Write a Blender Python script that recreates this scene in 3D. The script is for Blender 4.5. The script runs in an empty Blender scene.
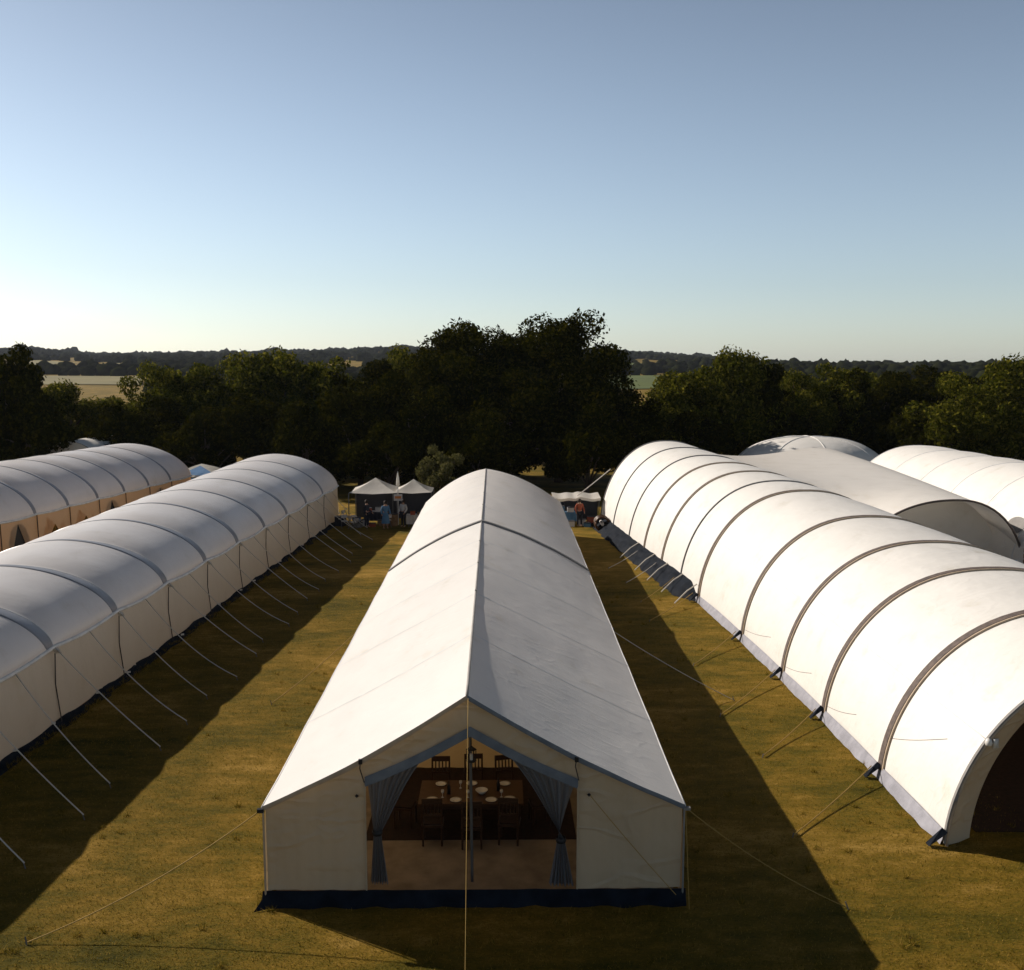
import bpy, bmesh, math, random
import numpy as np
from mathutils import Vector, Matrix, noise
random.seed(7); rng = np.random.default_rng(11)
PI = math.pi
S = bpy.context.scene
COL = S.collection
# ------------------------------------------------------------------ camera
cd = bpy.data.cameras.new('camera'); cam = bpy.data.objects.new('camera', cd); COL.objects.link(cam)
cd.sensor_width = 36; cd.lens = 36*1000/1024; cd.clip_start = .1; cd.clip_end = 9000
cam.location = (0, 0, 10.3)
cam.rotation_euler = (PI/2 - math.atan(.12), 0, -math.atan(.012))
S.camera = cam
# ------------------------------------------------------------------ light
SUN_EL = math.radians(29.5); SUN_AZ = math.radians(58.6)   # azimuth to the left of +Y
w = bpy.data.worlds.new('World'); S.world = w; w.use_nodes = True
nt = w.node_tree; bg = nt.nodes['Background']
sky = nt.nodes.new('ShaderNodeTexSky'); sky.sky_type = 'NISHITA'; sky.sun_disc = False
sky.sun_elevation = SUN_EL; sky.sun_rotation = -SUN_AZ
sky.air_density = .9; sky.dust_density = .5; sky.ozone_density = .5; sky.altitude = 0
hs = nt.nodes.new('ShaderNodeHueSaturation'); hs.inputs['Saturation'].default_value = .7
tcw = nt.nodes.new('ShaderNodeTexCoord'); sx = nt.nodes.new('ShaderNodeSeparateXYZ'); mr = nt.nodes.new('ShaderNodeMapRange')   # added elevation curve: sky brightened low down, dimmed overhead to darken shadows
mr.interpolation_type = 'SMOOTHSTEP'
mr.inputs['From Min'].default_value = .10; mr.inputs['From Max'].default_value = .85; mr.inputs['To Min'].default_value = 1.46; mr.inputs['To Max'].default_value = .22
nt.links.new(tcw.outputs['Generated'], sx.inputs[0]); nt.links.new(sx.outputs['Z'], mr.inputs[0]); nt.links.new(mr.outputs[0], hs.inputs['Value'])
nt.links.new(sky.outputs[0], hs.inputs['Color']); tn = nt.nodes.new('ShaderNodeMixRGB'); tn.blend_type = 'MULTIPLY'; tn.inputs[0].default_value = 1; tn.inputs[2].default_value = (.93, 1.0, 1.06, 1); nt.links.new(hs.outputs[0], tn.inputs[1]); nt.links.new(tn.outputs[0], bg.inputs[0]); bg.inputs[1].default_value = .06
sl = bpy.data.lights.new('sun', 'SUN'); sl.energy = 5.0; sl.angle = math.radians(.5); sl.color = (1, .90, .79)
so = bpy.data.objects.new('sun', sl); COL.objects.link(so)
SD = Vector((-math.sin(SUN_AZ)*math.cos(SUN_EL), math.cos(SUN_AZ)*math.cos(SUN_EL), math.sin(SUN_EL)))
so.rotation_euler = SD.to_track_quat('Z', 'Y').to_euler(); so.location = (-40, 40, 60)
vs = S.view_settings
vs.view_transform = 'Standard'; vs.look = 'None'; vs.exposure = .34; vs.gamma = 1; vs.use_curve_mapping = False
S.render.engine = 'CYCLES'
S.cycles.max_bounces = 6; S.cycles.transparent_max_bounces = 6

# ------------------------------------------------------------------ materials
def newmat(name):
    m = bpy.data.materials.new(name); m.use_nodes = True
    n = m.node_tree.nodes; n.clear()
    out = n.new('ShaderNodeOutputMaterial')
    return m, n, m.node_tree.links, out
def ramp(n, cols, pos=None):
    r = n.new('ShaderNodeValToRGB'); e = r.color_ramp.elements
    pos = pos or [i/(len(cols)-1) for i in range(len(cols))]
    while len(e) < len(cols): e.new(.5)
    for i, (c, p) in enumerate(zip(cols, pos)):
        e[i].position = p; e[i].color = (*c, 1)
    return r
def tex_noise(n, l, scale, detail=4, coord=None, rough=.55):
    t = n.new('ShaderNodeTexNoise'); t.inputs['Scale'].default_value = scale
    t.inputs['Detail'].default_value = detail; t.inputs['Roughness'].default_value = rough
    if coord is not None: l.new(coord, t.inputs['Vector'])
    return t
def mat(name, c, c2=None, rough=.6, scale=3., bump=0., bscale=20., metal=0., stretch=(1, 1, 1), spec=.25):
    m, n, l, out = newmat(name)
    b = n.new('ShaderNodeBsdfPrincipled'); b.inputs['Specular IOR Level'].default_value = spec; b.inputs['Roughness'].default_value = rough; b.inputs['Metallic'].default_value = metal
    tc = n.new('ShaderNodeTexCoord'); mp = n.new('ShaderNodeMapping'); mp.inputs['Scale'].default_value = stretch
    l.new(tc.outputs['Object'], mp.inputs[0])
    c2 = c2 or tuple(x*.8 for x in c)
    t = tex_noise(n, l, scale, 5, mp.outputs[0]); r = ramp(n, [c2, c], [.35, .65]); l.new(t.outputs[0], r.inputs[0]); l.new(r.outputs[0], b.inputs['Base Color'])
    if bump:
        t2 = tex_noise(n, l, bscale, 5, mp.outputs[0]); bp = n.new('ShaderNodeBump'); bp.inputs['Strength'].default_value = bump; bp.inputs['Distance'].default_value = .05
        l.new(t2.outputs[0], bp.inputs['Height']); l.new(bp.outputs[0], b.inputs['Normal'])
    l.new(b.outputs[0], out.inputs[0])
    return m
def canvas(name, c, trans=.25, tcol=None, rough=.55, wrinkle=.35, wscale=.9, stretch=(1, 1, 1), dirt=.9, crease=.05):
    """tent fabric: diffuse + translucent, fine weave, soft wrinkles, faint staining"""
    m, n, l, out = newmat(name)
    tc = n.new('ShaderNodeTexCoord'); mp = n.new('ShaderNodeMapping'); mp.inputs['Scale'].default_value = stretch
    l.new(tc.outputs['Object'], mp.inputs[0])
    t = tex_noise(n, l, .9, 9, mp.outputs[0], .68)
    r = ramp(n, [(c[0]*dirt*.93, c[1]*dirt*.91, c[2]*dirt*.85), tuple(x*(1+dirt)/2 for x in c), c], [.28, .42, .62]); l.new(t.outputs[0], r.inputs[0])
    b = n.new('ShaderNodeBsdfPrincipled'); b.inputs['Roughness'].default_value = rough; b.inputs['Specular IOR Level'].default_value = .35
    l.new(r.outputs[0], b.inputs['Base Color'])
    tr = n.new('ShaderNodeBsdfTranslucent'); tr.inputs[0].default_value = (*(tcol or (.85, .62, .36)), 1)
    mx = n.new('ShaderNodeMixShader'); mx.inputs[0].default_value = trans
    l.new(b.outputs[0], mx.inputs[1]); l.new(tr.outputs[0], mx.inputs[2]); l.new(mx.outputs[0], out.inputs[0])
    w1 = tex_noise(n, l, wscale, 3, mp.outputs[0]); w1.inputs['Distortion'].default_value = .2
    w2 = tex_noise(n, l, 9, 4, mp.outputs[0])
    a0 = n.new('ShaderNodeMath'); a0.operation = 'MULTIPLY_ADD'; a0.inputs[1].default_value = .02
    l.new(w2.outputs[0], a0.inputs[0]); l.new(w1.outputs[0], a0.inputs[2])
    prev = a0
    for rot, sc in ((.6, (.35, 1.7, 1.2)), (-.75, (.5, 1.3, 1.2))):       # long diagonal pull creases
        mp2 = n.new('ShaderNodeMapping'); mp2.inputs['Rotation'].default_value = (0, .3, rot); mp2.inputs['Scale'].default_value = sc; l.new(tc.outputs['Object'], mp2.inputs[0])
        cn = tex_noise(n, l, .8, 2, mp2.outputs[0]); s1 = n.new('ShaderNodeMath'); s1.operation = 'SUBTRACT'; s1.inputs[1].default_value = .5; l.new(cn.outputs[0], s1.inputs[0])
        s2 = n.new('ShaderNodeMath'); s2.operation = 'ABSOLUTE'; l.new(s1.outputs[0], s2.inputs[0])
        s3 = n.new('ShaderNodeMapRange'); s3.inputs['From Min'].default_value = 0; s3.inputs['From Max'].default_value = .035; s3.inputs['To Min'].default_value = crease; s3.inputs['To Max'].default_value = 0; l.new(s2.outputs[0], s3.inputs[0])
        a = n.new('ShaderNodeMath'); a.operation = 'ADD'; l.new(prev.outputs[0], a.inputs[0]); l.new(s3.outputs[0], a.inputs[1]); prev = a
    bp = n.new('ShaderNodeBump'); bp.inputs['Strength'].default_value = wrinkle; bp.inputs['Distance'].default_value = .25
    l.new(a.outputs[0], bp.inputs['Height']); l.new(bp.outputs[0], b.inputs['Normal']); l.new(bp.outputs[0], tr.inputs['Normal'])
    return m
M = {}
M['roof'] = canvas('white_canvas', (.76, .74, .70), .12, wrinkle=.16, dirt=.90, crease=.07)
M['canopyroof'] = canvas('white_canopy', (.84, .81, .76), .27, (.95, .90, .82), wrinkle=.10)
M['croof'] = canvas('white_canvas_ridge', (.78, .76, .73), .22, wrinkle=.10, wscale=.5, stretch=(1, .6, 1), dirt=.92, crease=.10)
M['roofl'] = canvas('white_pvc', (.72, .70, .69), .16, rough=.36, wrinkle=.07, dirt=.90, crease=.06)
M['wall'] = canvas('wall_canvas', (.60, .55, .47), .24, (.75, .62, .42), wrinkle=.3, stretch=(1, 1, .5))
M['wallt'] = canvas('wall_tan_canvas', (.66, .52, .36), .45, (.85, .55, .28), wrinkle=.3)
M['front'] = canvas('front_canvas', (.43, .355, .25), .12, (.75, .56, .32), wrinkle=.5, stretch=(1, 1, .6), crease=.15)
M['inner'] = canvas('inner_canvas', (.82, .66, .38), .35, (.9, .7, .38), wrinkle=.3)
M['trim'] = mat('slate_trim', (.15, .17, .20), (.10, .12, .15), .7)
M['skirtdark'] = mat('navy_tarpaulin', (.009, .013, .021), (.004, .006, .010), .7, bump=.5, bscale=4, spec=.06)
M['skirtgrey'] = mat('grey_tarpaulin', (.30, .30, .34), (.22, .22, .25), .5, bump=.4, bscale=5)
M['strap'] = mat('taupe_webbing', (.13, .10, .085), (.08, .065, .06), .8, scale=8)
M['piping'] = mat('tan_piping', (.42, .33, .24), None, .7)
M['gband'] = mat('grey_band', (.22, .21, .20), None, .7)
M['seam'] = mat('seam_tape', (.72, .71, .69), None, .6)
M['seamd'] = mat('ridge_seam', (.30, .28, .26), None, .6)
M['rope'] = mat('pale_rope', (.60, .56, .50), None, .8, scale=30)
M['yrope'] = mat('yellow_rope', (.34, .22, .06), None, .8, scale=30)
M['drope'] = mat('dark_cord', (.06, .05, .045), None, .8)
M['metal'] = mat('steel', (.12, .12, .12), None, .5, metal=.4)
M['black'] = mat('black_plastic', (.015, .015, .017), None, .5)
M['curtain'] = canvas('slate_gauze', (.16, .175, .20), .4, (.19, .21, .26), wrinkle=.2)
M['wood'] = mat('dark_wood', (.06, .03, .015), (.03, .014, .008), .35, scale=4, stretch=(1, 8, 8))
M['woodm'] = mat('brown_wood', (.075, .035, .016), (.04, .018, .009), .4, scale=4, stretch=(1, 8, 8))
M['china'] = mat('white_china', (.62, .6, .56), None, .2)
M['floor'] = mat('beige_floorcloth', (.25, .20, .14), (.16, .125, .085), .8, scale=2, bump=.3, bscale=6)
M['rug'] = mat('dark_rug', (.03, .015, .010), (.014, .008, .006), .95, scale=9)
M['pavil'] = canvas('pavilion_canvas', (.80, .77, .71), .4, (.9, .85, .75), wrinkle=.3)
M['shadeband'] = canvas('grey_shade_band', (.22, .23, .26), .08, rough=.4, wrinkle=.07)  # darker grey that paints the shade beside the roof ribs
M['blue'] = mat('blue_cloth', (.09, .20, .34), None, .8)
M['bluecanvas'] = canvas('blue_canvas', (.22, .40, .68), .3, (.2, .4, .7))
M['skin'] = mat('skin', (.42, .24, .16), None, .5)
M['hair'] = mat('hair', (.03, .02, .015), None, .7)
M['clothd'] = mat('dark_cloth', (.025, .028, .04), None, .85)
M['clothw'] = mat('pale_cloth', (.55, .52, .5), None, .85)
M['clothr'] = mat('rust_cloth', (.35, .09, .05), None, .85)
M['crate'] = mat('crate_wood', (.30, .19, .10), (.2, .12, .06), .7, scale=5)
M['orange'] = mat('orange_paint', (.6, .22, .06), None, .6)
M['bark'] = mat('bark', (.09, .065, .045), (.04, .03, .02), .95, scale=4, bump=.8, bscale=8, stretch=(3, 3, .6))
def leafmat(name, a, b, c, tl=.35):
    m, n, l, out = newmat(name)
    g = n.new('ShaderNodeNewGeometry'); r = ramp(n, [a, b, c], [0, .6, 1]); l.new(g.outputs['Random Per Island'], r.inputs[0])
    d = n.new('ShaderNodeBsdfDiffuse')
    t = n.new('ShaderNodeBsdfTranslucent'); mx = n.new('ShaderNodeMixShader'); mx.inputs[0].default_value = tl
    l.new(r.outputs[0], d.inputs['Color']); l.new(r.outputs[0], t.inputs[0]); l.new(d.outputs[0], mx.inputs[1]); l.new(t.outputs[0], mx.inputs[2]); l.new(mx.outputs[0], out.inputs[0])
    return m
M['leafdark'] = leafmat('dark_foliage', (.008, .010, .0010), (.016, .017, .0015), (.048, .042, .003), .3)
M['leafoliv'] = leafmat('olive_foliage', (.024, .030, .003), (.062, .066, .006), (.165, .145, .018), .45)
M['leaflite'] = leafmat('pale_foliage', (.07, .07, .022), (.11, .105, .035), (.16, .14, .055), .35)

# grass ground
m, n, l, out = newmat('dry_grass'); M['ground'] = m
tc = n.new('ShaderNodeTexCoord'); mp = n.new('ShaderNodeMapping'); mp.inputs['Scale'].default_value = (.55, 1.25, 1); l.new(tc.outputs['Object'], mp.inputs[0])
n1 = tex_noise(n, l, .22, 5, mp.outputs[0], .6); n2 = tex_noise(n, l, 1.7, 8, mp.outputs[0], .75); n3 = tex_noise(n, l, 22, 6, mp.outputs[0], .8)
def mth(op, a, b):
    k = n.new('ShaderNodeMath'); k.operation = op
    for i, v in enumerate((a, b)):
        if isinstance(v, (int, float)): k.inputs[i].default_value = v
        else: l.new(v, k.inputs[i])
    return k.outputs[0]
s = mth('ADD', mth('ADD', mth('MULTIPLY', n1.outputs[0], .40), mth('MULTIPLY', n2.outputs[0], .34)), mth('MULTIPLY', n3.outputs[0], .26))
r = ramp(n, [(.030, .032, .002), (.105, .080, .007), (.205, .125, .014), (.40, .25, .06)], [.38, .46, .53, .62]); l.new(s, r.inputs[0])
b = n.new('ShaderNodeBsdfPrincipled'); b.inputs['Roughness'].default_value = .95; b.inputs['Specular IOR Level'].default_value = .1
l.new(r.outputs[0], b.inputs['Base Color'])
bp = n.new('ShaderNodeBump'); bp.inputs['Strength'].default_value = .9; bp.inputs['Distance'].default_value = .06
l.new(mth('ADD', mth('MULTIPLY', n2.outputs[0], .6), n3.outputs[0]), bp.inputs['Height']); l.new(bp.outputs[0], b.inputs['Normal']); l.new(b.outputs[0], out.inputs[0])
M['blade'] = leafmat('grass_blades', (.045, .048, .004), (.17, .115, .012), (.40, .26, .06), .35)
M['fieldtan'] = mat('stubble_field', (.20, .165, .055), (.14, .12, .04), .95, scale=.02)
M['fieldgreen'] = mat('green_field', (.085, .11, .018), (.06, .08, .014), .95, scale=.02)
M['wood_far'] = mat('far_woodland', (.016, .018, .006), (.006, .008, .004), .95, scale=.15, bump=1, bscale=.6, spec=0)

# ------------------------------------------------------------------ object helpers
BASE = {}
def root_of(o):
    while o.parent: o = o.parent
    return o
def tag(o, label=None, cat=None, group=None, kind=None):
    if label: o['label'] = label
    if cat: o['category'] = cat
    if group: o['group'] = group
    if kind: o['kind'] = kind
    return o
def thing(name, label, cat, loc=(0, 0, 0), rz=0, group=None):
    o = bpy.data.objects.new(name, None); COL.objects.link(o); o.empty_display_size = .2
    o.location = loc; o.rotation_euler = (0, 0, rz); BASE[o.name] = Vector(loc)
    return tag(o, label, cat, group)
def obj(name, V, F, m, parent=None, smooth=True, local=False):
    """link a mesh; vertices are world coordinates (local=True: the thing's own)"""
    me = bpy.data.meshes.new(name)
    off = Vector((0, 0, 0))
    if parent is not None and not local: off = BASE.get(root_of(parent).name, off)
    me.from_pydata([tuple(Vector(v)-off) for v in V], [], F)
    if smooth: me.polygons.foreach_set('use_smooth', [True]*len(me.polygons))
    me.materials.append(M[m] if isinstance(m, str) else m)
    o = bpy.data.objects.new(name, me); COL.objects.link(o)
    if parent is not None: o.parent = parent
    return o
def copy_tree(o, parent=None):
    c = o.copy(); COL.objects.link(c); c.parent = parent
    for ch in list(o.children): copy_tree(ch, c)
    return c
class MB:
    def __init__(s): s.V = []; s.F = []
    def add(s, V, F):
        k = len(s.V); s.V += [tuple(v) for v in V]; s.F += [tuple(i+k for i in f) for f in F]; return s
    def box(s, c, d, rz=0, rx=0):
        R = Matrix.Rotation(rz, 3, 'Z') @ Matrix.Rotation(rx, 3, 'X'); c = Vector(c)
        V = [c + R @ Vector((x*d[0]/2, y*d[1]/2, z*d[2]/2)) for x in (-1, 1) for y in (-1, 1) for z in (-1, 1)]
        return s.add(V, [(0, 1, 3, 2), (4, 6, 7, 5), (0, 4, 5, 1), (2, 3, 7, 6), (0, 2, 6, 4), (1, 5, 7, 3)])
    def tube(s, pts, r, k=6, r2=None, cap=True):
        pts = [Vector(p) for p in pts]; n_ = len(pts); V = []; F = []
        for i, p in enumerate(pts):
            d = (pts[min(i+1, n_-1)]-pts[max(i-1, 0)]).normalized()
            a = d.cross(Vector((0, 0, 1)) if abs(d.z) < .95 else Vector((1, 0, 0))).normalized(); b_ = d.cross(a)
            rr = r if r2 is None else r+(r2-r)*i/(n_-1)
            for j in range(k):
                t = 2*PI*j/k; V.append(p+a*math.cos(t)*rr+b_*math.sin(t)*rr)
        for i in range(n_-1):
            for j in range(k): F.append((i*k+j, i*k+(j+1) % k, (i+1)*k+(j+1) % k, (i+1)*k+j))
        if cap: F.append(tuple(range(k))[::-1]); F.append(tuple((n_-1)*k+j for j in range(k)))
        return s.add(V, F)
    def grid(s, rows):
        V = [v for r_ in rows for v in r_]; m_ = len(rows[0])
        return s.add(V, [(i*m_+j, i*m_+j+1, (i+1)*m_+j+1, (i+1)*m_+j) for i in range(len(rows)-1) for j in range(m_-1)])
    def lathe(s, c, prof, k=14):
        c = Vector(c); V = []; F = []
        for (r_, z) in prof:
            for j in range(k): V.append(c+Vector((r_*math.cos(2*PI*j/k), r_*math.sin(2*PI*j/k), z)))
        for i in range(len(prof)-1):
            for j in range(k): F.append((i*k+j, i*k+(j+1) % k, (i+1)*k+(j+1) % k, (i+1)*k+j))
        return s.add(V, F)
    def put(s, name, m, parent=None, smooth=False, local=False): return obj(name, s.V, s.F, m, parent, smooth, local)
def sag(a, b, drop, n_=8):
    a, b = Vector(a), Vector(b)
    return [a.lerp(b, i/n_)-Vector((0, 0, drop*4*(i/n_)*(1-i/n_))) for i in range(n_+1)]
ORD = 'first second third fourth fifth sixth seventh eighth ninth tenth eleventh twelfth thirteenth fourteenth fifteenth sixteenth seventeenth eighteenth nineteenth twentieth twenty-first twenty-second'.split()
def interp(x, xs, ys): return float(np.interp(x, xs, ys))

# ------------------------------------------------------------------ ground and hills
YR = ([-200, 0, 38, 100, 200, 300, 400, 500, 612, 700, 800, 900, 1000, 1200], [352, 349, 347, 353, 351, 350, 346, 350, 349, 355, 364, 371, 377, 383])
def terr(x, y):
    if y < 230: return 0.
    px = 500+1000*x/max(y, 900); rz = max(3, 10.3+(365-interp(px, *YR))*1.9-8)
    z = interp(y, [230, 420, 700, 1000, 1500, 1900, 2300, 3300], [0, 1, 6.5, 6.5+.25*rz, .8*rz, rz, rz-4, -10])
    return z+noise.noise(Vector((x/180, y/180, 3)))*min(2.5, (y-230)/200)
ys = [-150, 0] + list(np.arange(8, 90, 4.)) + [100, 130, 170, 230] + list(np.arange(260, 1100, 25.)) + list(np.arange(1100, 3400, 60.))
xs = [-3000, -2400, -1900] + list(np.arange(-1500, -300, 50.)) + list(np.arange(-300, 301, 20.)) + list(np.arange(350, 1501, 50.)) + [1900, 2400, 3000]
mb = MB(); mb.grid([[(x, y, terr(x, y)) for x in xs] for y in ys]); g = mb.put('ground', 'ground', smooth=True); tag(g, kind='structure')
FIELDS = [(-80, 150, 440, 560, 'fieldtan'), (10, 126, 800, 935, 'fieldtan'), (604, 664, 380, 620, 'fieldgreen'), (610, 690, 800, 900, 'fieldgreen'), (190, 300, 1050, 1200, 'fieldtan')]
for (p0, p1, y0, y1, mm) in FIELDS:
    rows = []
    for y in np.linspace(y0, y1, 14):
        rows.append([((p-500)/1000*y, y+6*math.sin(p*.03), terr((p-500)/1000*y, y)+.35) for p in np.linspace(p0, p1, 16)])
    tag(MB().grid(rows).put('hill_field', mm, smooth=True), kind='structure')
# woodland covering the hills: thousands of crowns, nobody could count them
ico = bmesh.new(); bmesh.ops.create_icosphere(ico, subdivisions=2, radius=1); IV = np.array([v.co[:] for v in ico.verts]); IF = np.array([[v.index for v in f.verts] for f in ico.faces]); ico.free()
VV = []; FF = []; cnt = 0
for i in range(9500):
    y = 320+1650*random.random()**.8; px = random.uniform(-120, 1140); x = (px-500)/1000*y
    if any(p0-4 < px < p1+4 and y0-8 < y < y1+8 for (p0, p1, y0, y1, _) in FIELDS): continue
    if -80 < px < 158 and y < 440: continue
    if 596 < px < 668 and y < 440: continue
    if 8 < px < 130 and 720 < y < 800: continue
    if noise.noise(Vector((x/90, y/160, 9))) < -.28 and y < 1500: continue
    rr = random.uniform(2.6, 5.5)
    sc = np.array([rr, rr, rr*random.uniform(.7, 1.15)])
    k = IV*sc*(1+rng.normal(0, .13, (len(IV), 1)))+np.array([x, y, terr(x, y)+rr*.35])
    VV.append(k); FF.append(IF+cnt); cnt += len(IV)
# line of crowns along the skyline
for i in range(900):
    px = random.uniform(-120, 1140); y = random.uniform(1820, 1960); x = (px-500)/1000*y; rr = random.uniform(3, 7)+2.5*max(0, noise.noise(Vector((px/22, 1, 1))))*3
    k = IV*np.array([rr*1.2, rr, rr])*(1+rng.normal(0, .15, (len(IV), 1)))+np.array([x, y, terr(x, y)+rr*.3]); VV.append(k); FF.append(IF+cnt); cnt += len(IV)
def npmesh(name, V, F, m, parent=None):
    V = np.asarray(V, dtype=np.float32); F = np.asarray(F, dtype=np.int32); k = F.shape[1]
    me = bpy.data.meshes.new(name); me.vertices.add(len(V)); me.vertices.foreach_set('co', V.ravel())
    me.loops.add(F.size); me.loops.foreach_set('vertex_index', F.ravel())
    me.polygons.add(len(F)); me.polygons.foreach_set('loop_start', np.arange(0, F.size, k, dtype=np.int32)); me.polygons.foreach_set('loop_total', np.full(len(F), k, dtype=np.int32))
    me.update(calc_edges=True); me.validate(); me.materials.append(M[m])
    o = bpy.data.objects.new(name, me); COL.objects.link(o)
    if parent is not None: o.parent = parent
    return o
o = npmesh('hill_woodland', np.concatenate(VV), np.concatenate(FF), 'wood_far'); tag(o, 'dark woods spread over the distant hills up to the skyline', 'woodland', kind='stuff')
xeL = lambda y: -12.95+2.1*(y-24.7)/41.6
# short mown grass near the camera
def blades(n_, x0, x1, y0, y1, h, wd):
    y = y0+(y1-y0)*rng.random(n_)**1.5; x = rng.uniform(x0, x1, n_); a = rng.uniform(0, 2*PI, n_); hh = h*rng.uniform(.5, 1.4, n_)
    dx, dy = np.cos(a)*wd, np.sin(a)*wd; lx, ly = rng.normal(0, .6, n_)*hh, rng.normal(0, .6, n_)*hh
    V = np.stack([np.stack([x-dx, y-dy, np.zeros(n_)], 1), np.stack([x+dx, y+dy, np.zeros(n_)], 1), np.stack([x+lx, y+ly, hh], 1)], 1).reshape(-1, 3)
    return V, np.arange(3*n_).reshape(-1, 3)
V, F = blades(330000, -15, 12, 13.5, 48, .04, .006)
cl = np.array([noise.noise(Vector((float(x), float(y)*1.5, 0))) for x, y in V[::30, :2]]).repeat(10)[:len(F)]
V.reshape(-1, 3, 3)[:, 2, 2] *= np.clip(.75+1.5*cl, .3, 1.9)
keep = ~((V[2::3, 0] > -4.6) & (V[2::3, 0] < 3.6) & (V[2::3, 1] > 18.0)); F = F[keep]
used = F.ravel(); V = V[used]; F = np.arange(len(used)).reshape(-1, 3)
tag(npmesh('grass_tufts', *(lambda q: (np.concatenate(q), np.arange(sum(map(len, q))).reshape(-1, 3)))([
    (lambda vf, c_: vf[0]*np.array([1, 1, .5+.9*((c_[0]*7.3+c_[1]*3.1) % 1)])+np.array([c_[0], c_[1], 0]))(blades(26, -.07, .07, -.07, .07, .10, .006), c_) for c_ in
    [(float(rng.uniform(-15, 12)), float(14+30*rng.random()**1.5)) for _ in range(380)]+[(float(xeL(y))+.3+float(rng.normal(0, .1)), float(y)) for y in np.arange(18, 60, .12)]+[(-4.58+float(rng.normal(0, .05)), float(y)) for y in np.arange(18.2, 50, .2)]
    if not (-4.4 < c_[0] < 3.6 and c_[1] > 18)]), 'blade'), 'longer grass tufts along the tent edges and scattered over the grass', 'grass', kind='stuff')
tag(npmesh('short_grass', V, F, 'blade'), 'short dry mown grass between the tents', 'grass', kind='stuff')

# ------------------------------------------------------------------ tunnel tents
class Tunnel:
    def __init__(s, xc, W, H, ze, y0, y1, ribs, n=2.3, q=.55, bil=0., scal=0.):
        s.xc, s.W, s.H, s.ze, s.y0, s.y1, s.ribs, s.n, s.q, s.bil, s.scal = xc, W, H, ze, y0, y1, ribs, n, q, bil, scal
    def frac(s, y):
        for a, b in zip(s.ribs[:-1], s.ribs[1:]):
            if a <= y <= b: return (y-a)/(b-a)
        return 0.
    def p2(s, y, th):
        c, sn = math.cos(th), math.sin(th); W, H = s.W(y), s.H(y); ze = s.ze
        o = W*math.copysign(abs(c)**(2/s.n), c) if c else 0
        z = ze+(H-ze)*(sn*sn)**s.q
        return o, z
    def pos(s, y, th, off=0.):
        th = min(max(th, 1e-4), PI-1e-4)
        o, z = s.p2(y, th); o1, z1 = s.p2(y, max(th-.02, 0)); o2, z2 = s.p2(y, min(th+.02, PI))
        tx, tz = o2-o1, z2-z1; L = math.hypot(tx, tz) or 1; nx, nz = tz/L, -tx/L
        f = s.frac(y); bb = (((1-(1-min(f, .34)/.34)**2)*(1 if f < .8 else 1-((f-.8)/.2)**2)) if s.bil > .15 else abs(math.sin(PI*f))**.8)*s.bil*math.sin(th)**.5
        z -= s.scal*abs(math.sin(PI*f))*(1-math.sin(th))**2
        d = off+bb
        return Vector((s.xc(y)+o+nx*d, y, z+nz*d))
    def ylist(s, sub=10):
        L = []
        for a, b in zip(s.ribs[:-1], s.ribs[1:]): L += list(np.linspace(a, b, sub, endpoint=False))
        return L+[s.ribs[-1]]
    def skin(s, name, m, root, th0=0, th1=PI, nth=48, thick=.012, sub=10):
        ys_ = s.ylist(sub); ths = np.linspace(th0, th1, nth)
        o = MB().grid([[s.pos(y, t) for t in ths] for y in ys_]).put(name, m, root, True)
        return o
    def strap(s, name, y, m, root, wd=.14, h=.035, th0=.0, th1=PI, nth=50, off=0.):
        rows = []
        for t in np.linspace(th0, th1, nth):
            rows.append([s.pos(y, t, off-.01)+Vector((0, -wd/2, 0)), s.pos(y, t, off+h)+Vector((0, -wd/2+.01, 0)), s.pos(y, t, off+h)+Vector((0, wd/2-.01, 0)), s.pos(y, t, off-.01)+Vector((0, wd/2, 0))])
        # keep the strap plane flat: drop billow differences by using rib station
        return MB().grid(rows).put(name, m, root, False)
    def endwall(s, y, m, root, name='end_wall', dy=0., flare=0.):
        V = []; ths = np.linspace(0, PI, 40)
        rim = [s.pos(y, t) for t in ths]
        if s.ze > .1: rim = [Vector((rim[0].x, y, .05))]+rim+[Vector((rim[-1].x, y, .05))]
        c = Vector((s.xc(y), y+dy, 0.05)); V = [c]+[p+Vector((0, dy*.2, 0)) for p in rim]
        return obj(name, V, [(0, i, i+1) for i in range(1, len(V)-1)], m, root, True)

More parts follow.
